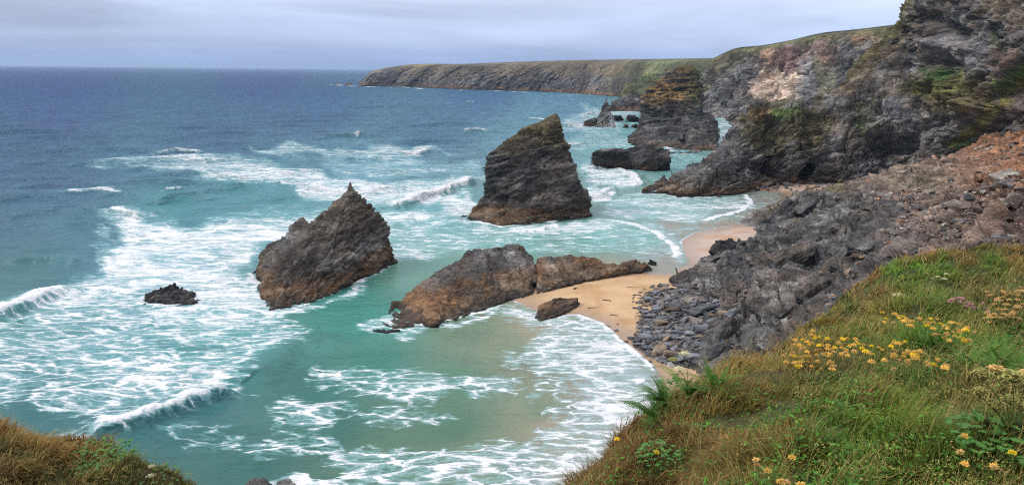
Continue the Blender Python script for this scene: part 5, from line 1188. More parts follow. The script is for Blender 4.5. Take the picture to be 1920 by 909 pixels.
def plumes(tips, heading, L_, col, rg, ns=9, spread=.16):
    n = len(tips); V = []; 
    t = np.linspace(0, 1, ns)[None, :, None]; hd = np.stack([np.cos(heading), np.sin(heading), -.25 + 0 * heading], 1)
    c = tips[:, None] + hd[:, None] * (t * L_[:, None, None]) + rg.normal(0, 1, (n, ns, 3)) * (L_ * spread)[:, None, None] * np.sin(t * 2.6 + .4)
    a = rg.normal(0, 1, (n, ns, 3)); a /= np.linalg.norm(a, axis=2)[..., None]; b = rg.normal(0, 1, (n, ns, 3)); b /= np.linalg.norm(b, axis=2)[..., None]
    s = (L_ * .16)[:, None, None]
    V = np.stack([c - a * s * .5, c + b * s * .38, c + a * s * .5], 2).reshape(-1, 3)
    cc = np.repeat(col, ns * 3, axis=0) * np.repeat(rg.uniform(.75, 1.3, n * ns), 3)[:, None]
    F = np.arange(len(V)).reshape(-1, 3); return V, F, cc
def G_RAD(*a): return [lin(*t) for t in a]
GC = [((1080, 900), (112, 86, 46)), ((1160, 860), (122, 92, 50)), ((1230, 820), (112, 84, 44)), ((1300, 760), (116, 92, 46)), ((1250, 760), (90, 92, 40)), ((1350, 720), (122, 106, 52)), ((1400, 700), (150, 118, 62)), ((1380, 760), (100, 94, 40)), ((1300, 880), (118, 92, 50)), ((1380, 840), (166, 128, 74)), ((1450, 800), (124, 96, 50)), ((1420, 880), (120, 108, 50)),
      ((1470, 740), (104, 98, 42)), ((1500, 690), (134, 108, 54)), ((1440, 670), (150, 118, 64)), ((1560, 720), (78, 104, 34)), ((1620, 700), (70, 104, 34)), ((1700, 720), (76, 112, 34)), ((1560, 800), (88, 118, 36)), ((1640, 800), (104, 128, 40)), ((1620, 740), (124, 108, 54)), ((1600, 860), (82, 116, 36)), ((1720, 860), (96, 112, 38)), ((1700, 800), (110, 122, 42)),
      ((1800, 740), (102, 100, 44)), ((1880, 760), (88, 84, 40)), ((1800, 880), (82, 104, 34)), ((1900, 880), (70, 86, 32)), ((1800, 650), (92, 132, 38)), ((1880, 640), (104, 140, 46)), ((1740, 640), (88, 128, 38)), ((1560, 600), (140, 120, 54)), ((1640, 600), (134, 122, 58)), ((1700, 580), (108, 118, 46)), ((1600, 550), (150, 112, 66)), ((1640, 530), (146, 106, 66)),
      ((1580, 570), (96, 104, 44)), ((1670, 510), (96, 136, 42)), ((1720, 505), (96, 140, 38)), ((1760, 500), (84, 122, 36)), ((1690, 480), (150, 112, 62)), ((1740, 474), (166, 106, 66)), ((1800, 486), (120, 96, 52)), ((1860, 500), (92, 116, 40)), ((1900, 485), (140, 110, 58)), ((1800, 570), (112, 110, 56)), ((1860, 560), (118, 108, 58)), ((1780, 600), (96, 124, 42)), ((1900, 600), (96, 92, 44)), ((1820, 620), (124, 120, 56)),
      ((0, 800), (150, 108, 56)), ((80, 830), (146, 108, 52)), ((160, 860), (132, 96, 48)), ((60, 870), (88, 76, 34)), ((0, 860), (78, 72, 32)), ((0, 909), (92, 74, 38)), ((120, 900), (104, 82, 42)), ((200, 890), (92, 84, 38)), ((240, 909), (72, 80, 34)), ((290, 900), (92, 84, 40))]
def grow(name, fn, nb, seed, x0, x1, y0, y1, ymin_w, E, O, label, left=False):
    rg = np.random.default_rng(seed)
    # candidates with density falling with distance
    y = y0 * (y1 / y0) ** rg.uniform(0, 1, nb * 4); x = rg.uniform(-.2 if not left else -.95, 1.15 if not left else 0, len(y)) * y
    z = fn(x, y); P = np.stack([x, y, z], 1); px, py = proj(P)
    ok = (px > x0) & (px < x1) & (py > 440) & (py < 1180) & (z > H - (9.5 if left else 8.5)) & (z < H - .9)
    # drop what the slope itself hides: beyond the edge by more than a little
    Ew = E[:, :2]; d, sg, _ = sdline(x, y, Ew); out = d * (-sg)
    ok &= (out < 1.3)
    P = P[ok][:nb]; px, py = px[ok][:nb], py[ok][:nb]; n = len(P); D = np.linalg.norm(P - [0, 0, H], axis=1)
    j = fbm(P / .5, 3, 31) * 26; j2 = fbm(P / .35 + 9, 3, 37)
    base = idw(px + j, py + .5 * j, [a for a, b in GC], [lin(*b) for a, b in GC], 3.2, 1.0, 1.2)
    hv = rg.normal(0, 1, (n, 1)); col = base * np.clip(1 + .30 * hv + .35 * j2[:, None], .3, 2.2)
    col *= 1 + rg.normal(0, .10, (n, 3)) * np.array([1, .5, .6])
    pn = fbm(P / .22 + 3, 3, 57); pn2 = fbm(P / .9 + 5, 3, 59)
    alt = mixv(np.tile(C(92, 124, 40), (n, 1)), np.tile(C(150, 134, 70), (n, 1)), (rg.random(n) < .5).astype(float)); base = mixv(base, alt, .8 * sstep(.05, .4, pn)); gsh = sstep(1070, 1240, px + 130 * pn2); gmix = np.where(rg.random(n)[:, None] < .5, C(84, 126, 36), C(128, 144, 50)); base = base * (1 - .68 * gsh[:, None]) + gmix * .68 * gsh[:, None] if not left else base; base = base * (1 - gsh * np.array([.34, -.04, .25])[:, None]).T if not left else base; base = base * (1 + .6 * pn2)[:, None] * (1 - .65 * sstep(-.02, -.4, pn))[:, None] * (1.25 if left else 2.35)
    base = base * (np.array([.86, 1.22, .80]) if not left else np.array([.78, .92, .72]))
    brown = np.clip((base[:, 0] - base[:, 1]) / (base[:, 1] + .01) * 2 + .2, 0, 1)
    dead = rg.random(n) < (.08 + .25 * brown); col[dead] = col[dead] * .3 + C(170, 142, 86) * rg.uniform(.5, 1.0, (dead.sum(), 1))
    clump = np.clip(.55 + 1.6 * (fbm(P / .30, 2, 41) + .30), .3, 1.9)
    ln = rg.uniform(.06, .16, n) * clump * (1 + .015 * D) * (1 + .35 * brown); wd = np.maximum(.0036, D * .00095) * np.exp(rg.normal(.1, .42, n))
    if left: ln *= .95; wd *= 1.0
    head = 0.5 + 3.2 * fbm(P / .7, 2, 51) + rg.normal(0, .75, n)       # wind and clumps push the blades one way
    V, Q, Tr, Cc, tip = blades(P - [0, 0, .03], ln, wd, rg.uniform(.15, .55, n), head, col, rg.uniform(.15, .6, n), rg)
    # seeding stalks
    pl = sstep(.05, .35, fbm(P / .8 + 21, 3, 63)); m = rg.random(n) < (.006 + .05 * brown ** 1.5 + (0 if left else .055) * pl * sstep(1130, 1250, px)) * (2.0 if left else 1.0); ns = m.sum(); Ps = P[m]
    sc_ = col[m] * .3 + C(194, 170, 104) * .7
    hs = head[m] * .4 + rg.normal(0, .4, ns)
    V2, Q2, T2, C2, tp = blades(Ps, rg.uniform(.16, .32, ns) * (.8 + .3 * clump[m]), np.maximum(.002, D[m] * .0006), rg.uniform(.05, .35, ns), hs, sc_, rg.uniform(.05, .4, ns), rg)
    V3, F3, C3 = plumes(tp, hs, rg.uniform(.05, .10, ns) * (1 + .01 * D[m]), sc_ * rg.uniform(.75, 1.25, (ns, 1)), rg, 8)
    # small broad leaves of clover, plantain and vetch between the blades
    lm = np.nonzero(rg.random(n) < np.where(fbm(P / .6 + 40, 3, 71) > .05, .30, .05) * (.3 if left else 1))[0]; nl = len(lm)
    lc = P[lm] + np.stack([rg.normal(0, .02, nl), rg.normal(0, .02, nl), rg.uniform(.02, .11, nl) * clump[lm]], 1); u = rg.normal(0, 1, (nl, 3)); u[:, 2] *= .4; u /= np.linalg.norm(u, axis=1)[:, None]
    w_ = np.cross(u, rg.normal(0, .35, (nl, 3)) + [0, 0, 1]); w_ /= np.linalg.norm(w_, axis=1)[:, None]; ls = (rg.uniform(.008, .019, nl) * (1 + .03 * D[lm]))[:, None]
    V4 = np.stack([lc - u * ls, lc + w_ * ls * .45, lc + u * ls * 1.1, lc - w_ * ls * .45], 1).reshape(-1, 3); F4 = np.arange(nl * 4).reshape(-1, 4)
    C4 = np.repeat((C(72, 116, 40) if not left else C(84, 92, 44)) * rg.uniform(.5, 1.7, (nl, 1)) * np.array([1, 1, .9]), 4, axis=0)
    a, b = len(V), len(V) + len(V2); e_ = b + len(V3)
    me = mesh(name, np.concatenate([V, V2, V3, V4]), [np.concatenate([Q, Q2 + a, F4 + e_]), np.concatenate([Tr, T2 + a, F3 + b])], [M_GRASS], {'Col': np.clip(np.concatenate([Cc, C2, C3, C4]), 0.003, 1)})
    tag(obj(name, me), label, 'grass', kind='stuff'); print(name, n, ns)
grow('grass', hR, 285000, 5, 980, 2600, 2.0, 27, 3, ER, OR, 'long wind-blown grass in green and straw tufts on the near slope')
grow('dry_grass', hL, 75000, 6, -420, 420, 6, 22, 8, EL, OL, 'short brown dried grass on the bank at the lower corner', True)

# ================================================================== PLANTS
def leafmat(name, col, trans=.25, rnd=.25):
    mt, nt, bs, out = newmat(name); L = nt.links; oi = nnode(nt, 'ShaderNodeObjectInfo'); g = nnode(nt, 'ShaderNodeTexCoord'); n = noisen(nt, g.outputs['Object'], 40, 2)
    f = mathn(nt, 'MULTIPLY', mapr(nt, oi.outputs['Random'], 0, 1, 1 - rnd, 1 + rnd), mapr(nt, n.outputs[0], .3, .7, .7, 1.3))
    rgb = nnode(nt, 'ShaderNodeRGB'); rgb.outputs[0].default_value = (*col, 1); s = nnode(nt, 'ShaderNodeVectorMath', operation='SCALE'); L.new(rgb.outputs[0], s.inputs[0]); L.new(f, s.inputs[3])
    L.new(s.outputs[0], bs.inputs['Base Color']); bs.inputs['Roughness'].default_value = .6; bs.inputs['Specular IOR Level'].default_value = .25
    tr = nnode(nt, 'ShaderNodeBsdfTranslucent'); L.new(s.outputs[0], tr.inputs[0]); mx = nnode(nt, 'ShaderNodeMixShader'); mx.inputs[0].default_value = trans
    L.new(bs.outputs[0], mx.inputs[1]); L.new(tr.outputs[0], mx.inputs[2]); L.new(mx.outputs[0], out.inputs[0]); return mt
M_STEM = leafmat('plant_stem', C(104, 112, 56)); M_ORANGE = leafmat('faded_petals', C(226, 184, 92)); M_YEL = leafmat('yellow_petals', C(240, 206, 50)); M_TANP = leafmat('dry_petals', C(204, 166, 104))
M_WHITE = leafmat('cream_florets', C(214, 208, 166), .15, .1); M_GREENUMB = leafmat('greenish_florets', C(150, 144, 78), .15, .12); M_PINK = leafmat('pink_petals', C(176, 132, 128)); M_FERN = leafmat('fern_leaf', C(78, 122, 40)); M_LEAF = leafmat('broad_leaf', C(70, 112, 46), .15)
def tube(pts, r0, r1, ns=5):
    pts = np.array(pts, float); n = len(pts); T = np.gradient(pts, axis=0); T /= np.linalg.norm(T, axis=1)[:, None]
    a = np.cross(T, [.31, .2, .93]); a /= np.linalg.norm(a, axis=1)[:, None]; b = np.cross(T, a); th = np.arange(ns) / ns * 2 * math.pi; r = np.linspace(r0, r1, n)
    V = (pts[:, None] + (a[:, None] * np.cos(th)[None, :, None] + b[:, None] * np.sin(th)[None, :, None]) * r[:, None, None]).reshape(-1, 3)
    F = [[i * ns + k, i * ns + (k + 1) % ns, (i + 1) * ns + (k + 1) % ns, (i + 1) * ns + k] for i in range(n - 1) for k in range(ns)]
    return V, np.array(F)
def arc(h, lean, n=6, az=0.0):
    t = np.linspace(0, 1, n); return np.stack([lean * t ** 1.8 * math.cos(az), lean * t ** 1.8 * math.sin(az), h * t], 1)
def florets(center, R, n, seed, size, flat=.55, out=1.0):
    """small pointed petals bursting from a head"""
    rg = np.random.default_rng(seed); u = rg.normal(size=(n, 3)); u[:, 2] = np.abs(u[:, 2]) * 1.0 - .25; u /= np.linalg.norm(u, axis=1)[:, None]
    c = center + u * np.array([R, R, R * flat]) * rg.uniform(.55, 1, (n, 1)); a = np.cross(u, rg.normal(size=(n, 3))); a /= np.linalg.norm(a, axis=1)[:, None]; b = np.cross(u, a)
    s = size * rg.uniform(.7, 1.3, (n, 1)); V = np.stack([c - a * s * .4, c + b * s * .4, c + a * s * .4, c - b * s * .4, c + u * s * out], 1).reshape(-1, 3)
    o = np.arange(n)[:, None] * 5; F = np.concatenate([o + np.array([[0, 1, 4]]), o + np.array([[1, 2, 4]]), o + np.array([[2, 3, 4]]), o + np.array([[3, 0, 4]])]); return V, F
def umbel(center, R, n, seed, size, dome=.25):
    rg = np.random.default_rng(seed); r = R * np.sqrt(rg.uniform(0, 1, n)); th = rg.uniform(0, 6.28, n); cl = np.floor(th / 6.28 * 13) * .48; r = r * (.82 + .22 * np.cos(th * 13))
    c = center + np.stack([r * np.cos(th), r * np.sin(th), dome * R * (1 - (r / R) ** 2) + rg.normal(0, size * .35, n)], 1)
    a = rg.normal(size=(n, 3)); a[:, 2] *= .35; a /= np.linalg.norm(a, axis=1)[:, None]; b = np.cross(a, [0, 0, 1.0]); b[:, 2] += rg.normal(0, .3, n); s = size * rg.uniform(.7, 1.3, (n, 1))
    V = np.stack([c - a * s * .5, c + b * s * .5, c + a * s * .5, c - b * s * .5], 1).reshape(-1, 3); F = np.arange(n * 4).reshape(-1, 4)
    return V, F
def rays(top, base, R, n, seed, r=.0012, dome=.25):
    V, F, o = [], [], 0
    for k in range(n):
        th = k * 2.4; rr = R * math.sqrt((k + .5) / n); e = top + np.array([rr * math.cos(th), rr * math.sin(th), dome * R * (1 - (rr / R) ** 2) - .002])
        v, f = tube([base, base * .5 + e * .5 + [0, 0, -.1 * R], e], r, r * .7, 3); V.append(v); F.append(f + o); o += len(v)
    return np.concatenate(V), np.concatenate(F)
def join(*vf):
    V, F, o = [], [], 0
    for v, f in vf: V.append(v); F.append(np.asarray(f) + o); o += len(v)
    return np.concatenate(V), [f for f in F]
def thing(name, loc, label, cat, group=None, rz=0.0, sc=1.0):
    o = bpy.data.objects.new(name, None); COL.objects.link(o); o.empty_display_size = .05; o.location = loc; o.rotation_euler = (0, 0, rz); o.scale = (sc, sc, sc); return tag(o, label, cat, group)
def part(name, me, parent):
    o = bpy.data.objects.new(name, me); COL.objects.link(o); o.parent = parent; return o
def onhill(px, py, fn, h=0.0, drop=2.6):
    g = G(px, py, H - drop)
    for _ in range(25):
        z = float(fn(np.array([g[0]]), np.array([g[1]]))[0]) + h; q = G(px, py, .5 * z + .5 * g[2] if _ < 20 else z); g = q
    g[2] -= h; return g
def flower_kind(name, headmat, seed, hstem, R, nf, size, leaves=True, flat=.6):
    stem = mesh('stem', *tube(arc(hstem, .06, 6, seed), .0022, .0014), [M_STEM]); top = arc(hstem, .06, 6, seed)[-1]
    v, f = florets(top, R, nf, seed, size, flat); head = mesh('flower_head', v, f, [headmat], smooth=False); return stem, head
KV = [flower_kind('o', M_ORANGE, 1, .34, .015, 60, .010), flower_kind('o', M_TANP, 2, .32, .014, 50, .010), flower_kind('y', M_YEL, 3, .34, .014, 60, .010), flower_kind('o', M_ORANGE, 4, .30, .017, 60, .010)]
TH = [flower_kind('t', M_PINK, 5, .27, .018, 40, .011), flower_kind('t', M_TANP, 6, .27, .018, 40, .011)]
def flowers():
    rg = random.Random(11)
    def put(kind, px, py, label, group, cat='flower', hs=.33, sc=1.0):
        g = onhill(px, py, hR, hs * sc); t = thing('wildflower', g, label, cat, group, rg.uniform(0, 6.28), sc); part('stem', kind[0], t); part('flower_head', kind[1], t)
    bands = [([(1480, 645), (1530, 628), (1600, 640), (1700, 648), (1765, 668), (1770, 690), (1700, 688), (1600, 672), (1520, 690), (1470, 690)], 130, 'straw-orange vetch flower in the dense band on the near slope', 'yellow vetch flower among the faded ones in the dense band'),
             ([(1655, 580), (1690, 588), (1760, 600), (1820, 612), (1830, 640), (1780, 640), (1720, 612), (1660, 602)], 62, 'straw-orange vetch flower in the upper drift near the pink thrift', 'yellow vetch flower in the upper drift near the pink thrift')]
    for poly, n, l1, l2 in bands:
        for px, py in inpoly(poly, n, n):
            y = rg.random() < .2; put(KV[2] if y else KV[rg.choice([0, 0, 1, 3])], px + rg.gauss(0, 5), py + rg.gauss(0, 4), l2 if y else l1, l2.replace('flower', 'flowers', 1) if y else l1.replace('flower', 'flowers', 1), sc=rg.uniform(.75, 1.15))
    for px, py, k, lb in [(1468, 866, 0, 'fresh orange vetch flower topping the small group near the bottom edge'), (1440, 866, 1, 'dry vetch head left of the orange one near the bottom edge'), (1422, 879, 1, 'dry vetch head at the left end of the bottom group'), (1433, 896, 0, 'low orange vetch flower left of the bottom pair'), (1452, 893, 1, 'dry vetch head in the middle of the bottom group'), (1462, 903, 3, 'lowest vetch flower of the bottom group'), (1484, 902, 3, 'vetch flower at the right end of the bottom group'),
                         (1762, 686, 0, 'single large orange vetch flower at the right end of the band'), (1694, 690, 1, 'small faded vetch flower hanging under the band'), (1714, 686, 1, 'small dry vetch head just below the band, left of the large orange one'),
                         (1832, 830, 0, 'orange vetch flower beside the dark leaves of the big umbellifer'), (1833, 884, 0, 'vetch flower alone in the grass below the dark leaves'), (1893, 872, 3, 'upper of two vetch flowers stacked near the right edge'), (1892, 884, 1, 'lower of two vetch flowers stacked near the right edge'), (1915, 864, 2, 'yellow vetch flower cut by the right edge'), (1826, 846, 1, 'tan vetch bud just under the orange vetch beside the dark leaves'),
                         (1170, 831, 2, 'lone yellow flower on the brown edge of the slope above the surf'), (1219, 855, 2, 'yellow flower low in the brown grass, right of the lone edge one')]:
        put(KV[k], px, py, lb, None, hs=.33, sc=.95)
    for poly, n, k in [([(1780, 552), (1810, 556), (1850, 575), (1840, 582), (1790, 568)], 26, 0), ([(1860, 545), (1915, 535), (1918, 575), (1870, 570)], 30, 1), ([(1860, 585), (1900, 580), (1905, 605), (1862, 606)], 24, 1)]:
        lb = 'small pink thrift flower in the patch on the upper slope' if k == 0 else 'small tan thrift head in the dry patches at the right edge'
        for px, py in inpoly(poly, n, n + 7): put(TH[k], px, py, lb, lb.replace('flower', 'flowers').replace('head', 'heads').replace('small', 'all'), hs=.27, sc=rg.uniform(.8, 1.2))
flowers()
def umbellifer(fn, base_px, heads, label, seed, mat, R=.05, leafn=0, thick=.0035, leafR=.2, n=420, basez=0.0):
    """heads: (px,py,radius scale,material) placed at the distance of the plant"""
    rg = np.random.default_rng(seed); b = onhill(*base_px, fn); t = thing('flowering_plant', b, label, 'plant')
    for k, (px, py, rs, mt) in enumerate(heads):
        top = W(px, py, b[1] + rg.uniform(-.06, .06)) - b; fork = top * np.array([.35, .35, .45]); l = np.linspace(0, 1, 7)[:, None]
        pts = np.array([0, 0, 0]) * (1 - l) ** 2 + 2 * l * (1 - l) * fork * np.array([.6, .6, 1.4]) + l ** 2 * (top - [0, 0, .03])
        v, f = tube(pts, thick, thick * .6); part('stem', mesh('stem', v, f, [M_STEM]), t)
        v, f = umbel(top, R * rs, n, seed + k, .011 * rs); hd = part('flower_head', mesh('flower_head', v, f, [mt], smooth=False), t)
        v, f = rays(top, top - [0, 0, .03], R * rs, 16, seed); part('ray_stalks', mesh('ray_stalks', v, f, [M_STEM]), hd)
    if leafn: leafmass(t, leafn, leafR, seed)
    return t
def leafmass(t, n, R, seed, mat=None, up=.16, size=.05):
    rg = np.random.default_rng(seed + 9); V, F, o = [], [], 0
    for k in range(n):
        th = rg.uniform(0, 6.28); r = R * math.sqrt(rg.uniform(0, 1)); c = np.array([r * math.cos(th), r * math.sin(th), up * rg.uniform(.3, 1) * (1 - .5 * r / R)]); s = size * rg.uniform(.6, 1.3)
        d = np.array([math.cos(th + rg.normal(0, .8)), math.sin(th + rg.normal(0, .8)), rg.uniform(-.2, .5)]); d /= np.linalg.norm(d); w = np.cross(d, [0, 0, 1]); w /= np.linalg.norm(w); u = np.cross(w, d)
        L = [(-.5, 0, 0), (-.25, .32, .05), (0, .38, .06), (.12, .24, .05), (.3, .34, .02), (.45, .12, 0), (.62, 0, -.08), (.45, -.12, 0), (.3, -.34, .02), (.12, -.24, .05), (0, -.38, .06), (-.25, -.32, .05), (.05, 0, -.03)]
        V.append(np.array([c + s * (a * d + b_ * w + e * u) for a, b_, e in L])); F += [[o + i, o + (i + 1) % 12, o + 12] for i in range(12)]; o += 13
    part('leaves', mesh('leaves', np.concatenate(V), np.array(F), [mat or M_LEAF], smooth=False), t)
umbellifer(hR, (1290, 735), [(1284, 663, .9, M_WHITE), (1274, 691, .85, M_WHITE), (1262, 674, .8, M_GREENUMB)], 'tall white-headed wild carrot rising above the slope in front of the boulders', 31, M_WHITE, R=.062, leafn=30)
umbellifer(hR, (1688, 566), [(1686, 554, 1.1, M_WHITE)], 'single broad cream umbel standing in the upper meadow', 32, M_WHITE, R=.07)
umbellifer(hR, (1762, 532), [(1736, 513, .8, M_GREENUMB), (1758, 519, .7, M_WHITE), (1775, 514, .8, M_WHITE), (1770, 523, .9, M_WHITE), (1748, 522, .6, M_WHITE)], 'cluster of small flat white umbels below the green hummock', 33, M_WHITE, R=.07)
umbellifer(hR, (1893, 840), [(1843, 700, 1.2, M_GREENUMB), (1868, 692, 1.0, M_TANP), (1900, 705, 1.5, M_GREENUMB), (1838, 732, .9, M_GREENUMB), (1866, 758, 1.15, M_GREENUMB), (1895, 747, .9, M_GREENUMB), (1915, 760, .9, M_GREENUMB), (1928, 700, .9, M_TANP)], 'large seeding umbellifer with yellow-green heads above dark leaves at the right edge', 34, M_GREENUMB, R=.042, leafn=230, thick=.004, leafR=.27, n=300)
umbellifer(hR, (1824, 818), [(1812, 802, .7, M_YEL), (1830, 797, .9, M_YEL), (1843, 805, .6, M_TANP), (1822, 806, .7, M_YEL)], 'low plant with bright yellow flower clusters left of the big umbellifer', 35, M_YEL, R=.035, leafn=60, leafR=.12)
umbellifer(hL, (288, 902), [(284, 874, .6, M_WHITE)], 'upper small white umbel on the lower-left bank', 36, M_WHITE, R=.1, n=200)
umbellifer(hL, (284, 905), [(283, 892, .75, M_WHITE)], 'lower small white umbel beside dark leaves on the lower-left bank', 37, M_WHITE, R=.1, leafn=60, leafR=.5, n=200)
def frond(L_, lean, seed, az):
    rg = np.random.default_rng(seed); n = 26; t = np.linspace(0, 1, n)
    pts = np.stack([lean * t ** 1.3 * L_, .06 * L_ * np.sin(t * 3 + seed), L_ * (t * .75 - .55 * lean * t ** 2.6)], 1)
    V, F = tube(pts, .003, .0012, 4); Vs, Fs, o = [V], [F], len(V); Tn = np.gradient(pts, axis=0); Tn /= np.linalg.norm(Tn, axis=1)[:, None]
    P_, Q_ = [], []
    for i in range(1, n):
        w = L_ * .11 * math.sin(min(1, (i / n)) * 2.7 + .35) * (1 if i < n - 2 else .5)
        for s in (-1, 1):
            side = np.array([0, s, 0.0]) - Tn[i] * .0 + Tn[i] * .35; side /= np.linalg.norm(side); up = np.cross(Tn[i], side) * s
            k = 5
            for j in range(k):
                a = pts[i] + side * w * j / k; wd = w * .17 * (1 - j / k * .7); e = a + side * w / k * 1.25 - np.array([0, 0, w * .05 * j])
                P_ += [a - Tn[i] * wd, a + Tn[i] * wd, e]; m_ = len(P_) - 3; Q_.append([m_, m_ + 1, m_ + 2])
    return V, F, np.array(P_), np.array(Q_)
FR = []
for k in range(5):
    v, f, p, q = frond(.42, [.8, .55, .95, .3, .7][k], k, 0); FR.append((mesh('rachis', v, f, [M_STEM]), mesh('frond', p, q, [M_FERN], smooth=False)))
def fern(px, py, label, group=None, n=7, sc=1.0, az=None, spread=6.28, cat='fern', h=.1):
    g = onhill(px, py, hR, h); g[2] += h * .8; t = thing('fern', g, label, cat, group, 0, sc); rg = random.Random(int(px * 7 + py))
    for k in range(n):
        a = (az + rg.uniform(-.5, .5) * spread) if az is not None else rg.uniform(0, 6.28)
        r, fr = FR[rg.randrange(5)]; o = part('frond', fr, t); o.rotation_euler = (0, 0, a); s = rg.uniform(.7, 1.15); o.scale = (s, s, s); q = part('rachis', r, o)
fern(1248, 758, 'fern arching out over the surf at the edge of the slope', n=20, sc=1.0, az=3.0, spread=2.8, h=.12)
fern(1232, 788, 'lower fern with long fronds hanging over the white water', n=16, sc=.95, az=3.2, spread=2.2, h=.12)
fern(1290, 738, 'fern behind the overhanging pair, beside the tall white flowers', n=10, sc=1.0)
fern(1340, 728, 'fern farther up the slope, right of the tall white flowers', n=9, sc=.9)
for px, py in inpoly([(1730, 622), (1800, 645), (1920, 610), (1925, 680), (1830, 690), (1760, 665)], 26, 3):
    fern(px, py + 12, 'bracken plant in the bright green patch left of the right edge', 'bracken in the bright green patch', n=8, sc=.62, cat='bracken')
def weed(px, py, label, fn=hR, R=.2, n=90, group=None, size=.034):
    t = thing('leafy_plant', onhill(px, py, fn), label, 'plant', group); leafmass(t, n, R, int(px), up=.2, size=size); v, f = tube(arc(.12, .02), .004, .002); part('stem', mesh('stem', v, f, [M_STEM]), t)
weed(1238, 872, 'leafy green weed in the brown grass near the bottom edge', R=.16); weed(1275, 742, 'dark leafy weed at the foot of the tall white flowers', R=.2, n=80); weed(1335, 745, 'broad-leaved weed on the slope behind the ferns', R=.22, n=60)
weed(1510, 735, 'small blue-green weed among straw-coloured grass', R=.1, n=26); weed(170, 866, 'dark ivy-like weed on the lower-left bank', hL, R=.6, n=260, size=.06); weed(205, 885, 'second dark weed lower on the left bank', hL, R=.5, n=220, size=.055)

# ================================================================== PEOPLE on the far cliff top
def person(loc, label, coat, lean=0.0, rz=0.0, sit=False):
    J = {'hip': (0, 0, .93), 'chest': (0, 0, 1.30), 'neck': (0, .01, 1.48), 'crown0': (0, .015, 1.58), 'crown': (0, .02, 1.72)}
    V = [(0, 0, .95), (0, 0, 1.12), (0, 0, 1.34), (0, 0, 1.50), (0, .01, 1.60), (0, .015, 1.70), (.10, 0, .90), (.11, .03, .50), (.11, 0, .08), (.11, .14, .03), (-.10, 0, .90), (-.12, -.08, .50), (-.12, -.16, .10), (-.12, -.04, .04),
         (.19, 0, 1.40), (.25, -.03, 1.13), (.24, .08, .88), (.24, .10, .80), (-.19, 0, 1.40), (-.25, .03, 1.13), (-.24, .12, .90), (-.24, .14, .82)]
    E = [(0, 1), (1, 2), (2, 3), (3, 4), (4, 5), (0, 6), (6, 7), (7, 8), (8, 9), (0, 10), (10, 11), (11, 12), (12, 13), (2, 14), (14, 15), (15, 16), (16, 17), (2, 18), (18, 19), (19, 20), (20, 21)]
    Rr = [.15, .13, .16, .06, .09, .08, .09, .065, .045, .04, .09, .065, .045, .04, .065, .045, .035, .03, .065, .045, .035, .03]
    me = bpy.data.meshes.new('person'); me.from_pydata(V, E, []); o = bpy.data.objects.new('tmp', me); COL.objects.link(o)
    o.modifiers.new('k', 'SKIN'); s = o.modifiers.new('s', 'SUBSURF'); s.levels = s.render_levels = 1
    for i, r in enumerate(Rr): me.skin_vertices[0].data[i].radius = (r, r)
    me.skin_vertices[0].data[0].use_root = True
    dg = bpy.context.evaluated_depsgraph_get(); m2 = bpy.data.meshes.new_from_object(o.evaluated_get(dg)); bpy.data.objects.remove(o)
    def flat(nm, c):
        mt, nt, bs, out = newmat(nm); g = nnode(nt, 'ShaderNodeTexCoord'); n = noisen(nt, g.outputs['Object'], 8, 3); nt.links.new(mixc(nt, n.outputs[0], tuple(x * .8 for x in c), tuple(x * 1.15 for x in c)), bs.inputs['Base Color']); bs.inputs['Roughness'].default_value = .85; return mt
    ms = [flat('trousers', C(44, 46, 56)), flat('jacket', C(*coat)), flat('skin', C(196, 150, 124))]
    for mt in ms: m2.materials.append(mt)
    for p in m2.polygons: p.use_smooth = True; z = p.center.z; p.material_index = 2 if (z > 1.52 or (z < .86 and abs(p.center.x) > .2)) else (1 if z > .92 else 0)
    q = bpy.data.objects.new('person', m2); COL.objects.link(q); q.location = loc; q.rotation_euler = (0, 0, rz); tag(q, label, 'person')
    h = bmesh.new(); bmesh.ops.create_icosphere(h, subdivisions=2, radius=.105); 
    for v in list(h.verts):
        if v.co.z < -.02 and v.co.y > -.02: v.co *= .8
    hm = bpy.data.meshes.new('hair'); h.to_mesh(hm); h.free(); hm.materials.append(flat('hair_brown', C(60, 44, 34))); ho = part('hair', hm, q); ho.location = (0, -.01, 1.71)
    return q
def people():
    me = bpy.data.objects['cliff'].data if 'cliff' in bpy.data.objects else None
    P = getv(me) + np.array(bpy.data.objects['cliff'].location); px, py = proj(P)
    for x, lb, c, rz in [(1553, 'lone tiny walker in dark clothes on the cliff top, left of the others', (60, 58, 66), 1.2), (1595, 'walker in a dark coat, left one of the close pair on the cliff top', (52, 60, 52), 2.0), (1598, 'walker in a dark blue coat, right one of the close pair on the cliff top', (50, 56, 74), 2.4), (1617, 'tiny walker in a grey coat farthest right on the cliff top', (92, 92, 98), 1.0)]:
        k = np.nonzero(np.abs(px - x) < 1.2)[0]; i = k[np.argmin(py[k])]; person(P[i] + [0, 0, -.05], lb, c, rz=rz)
people()

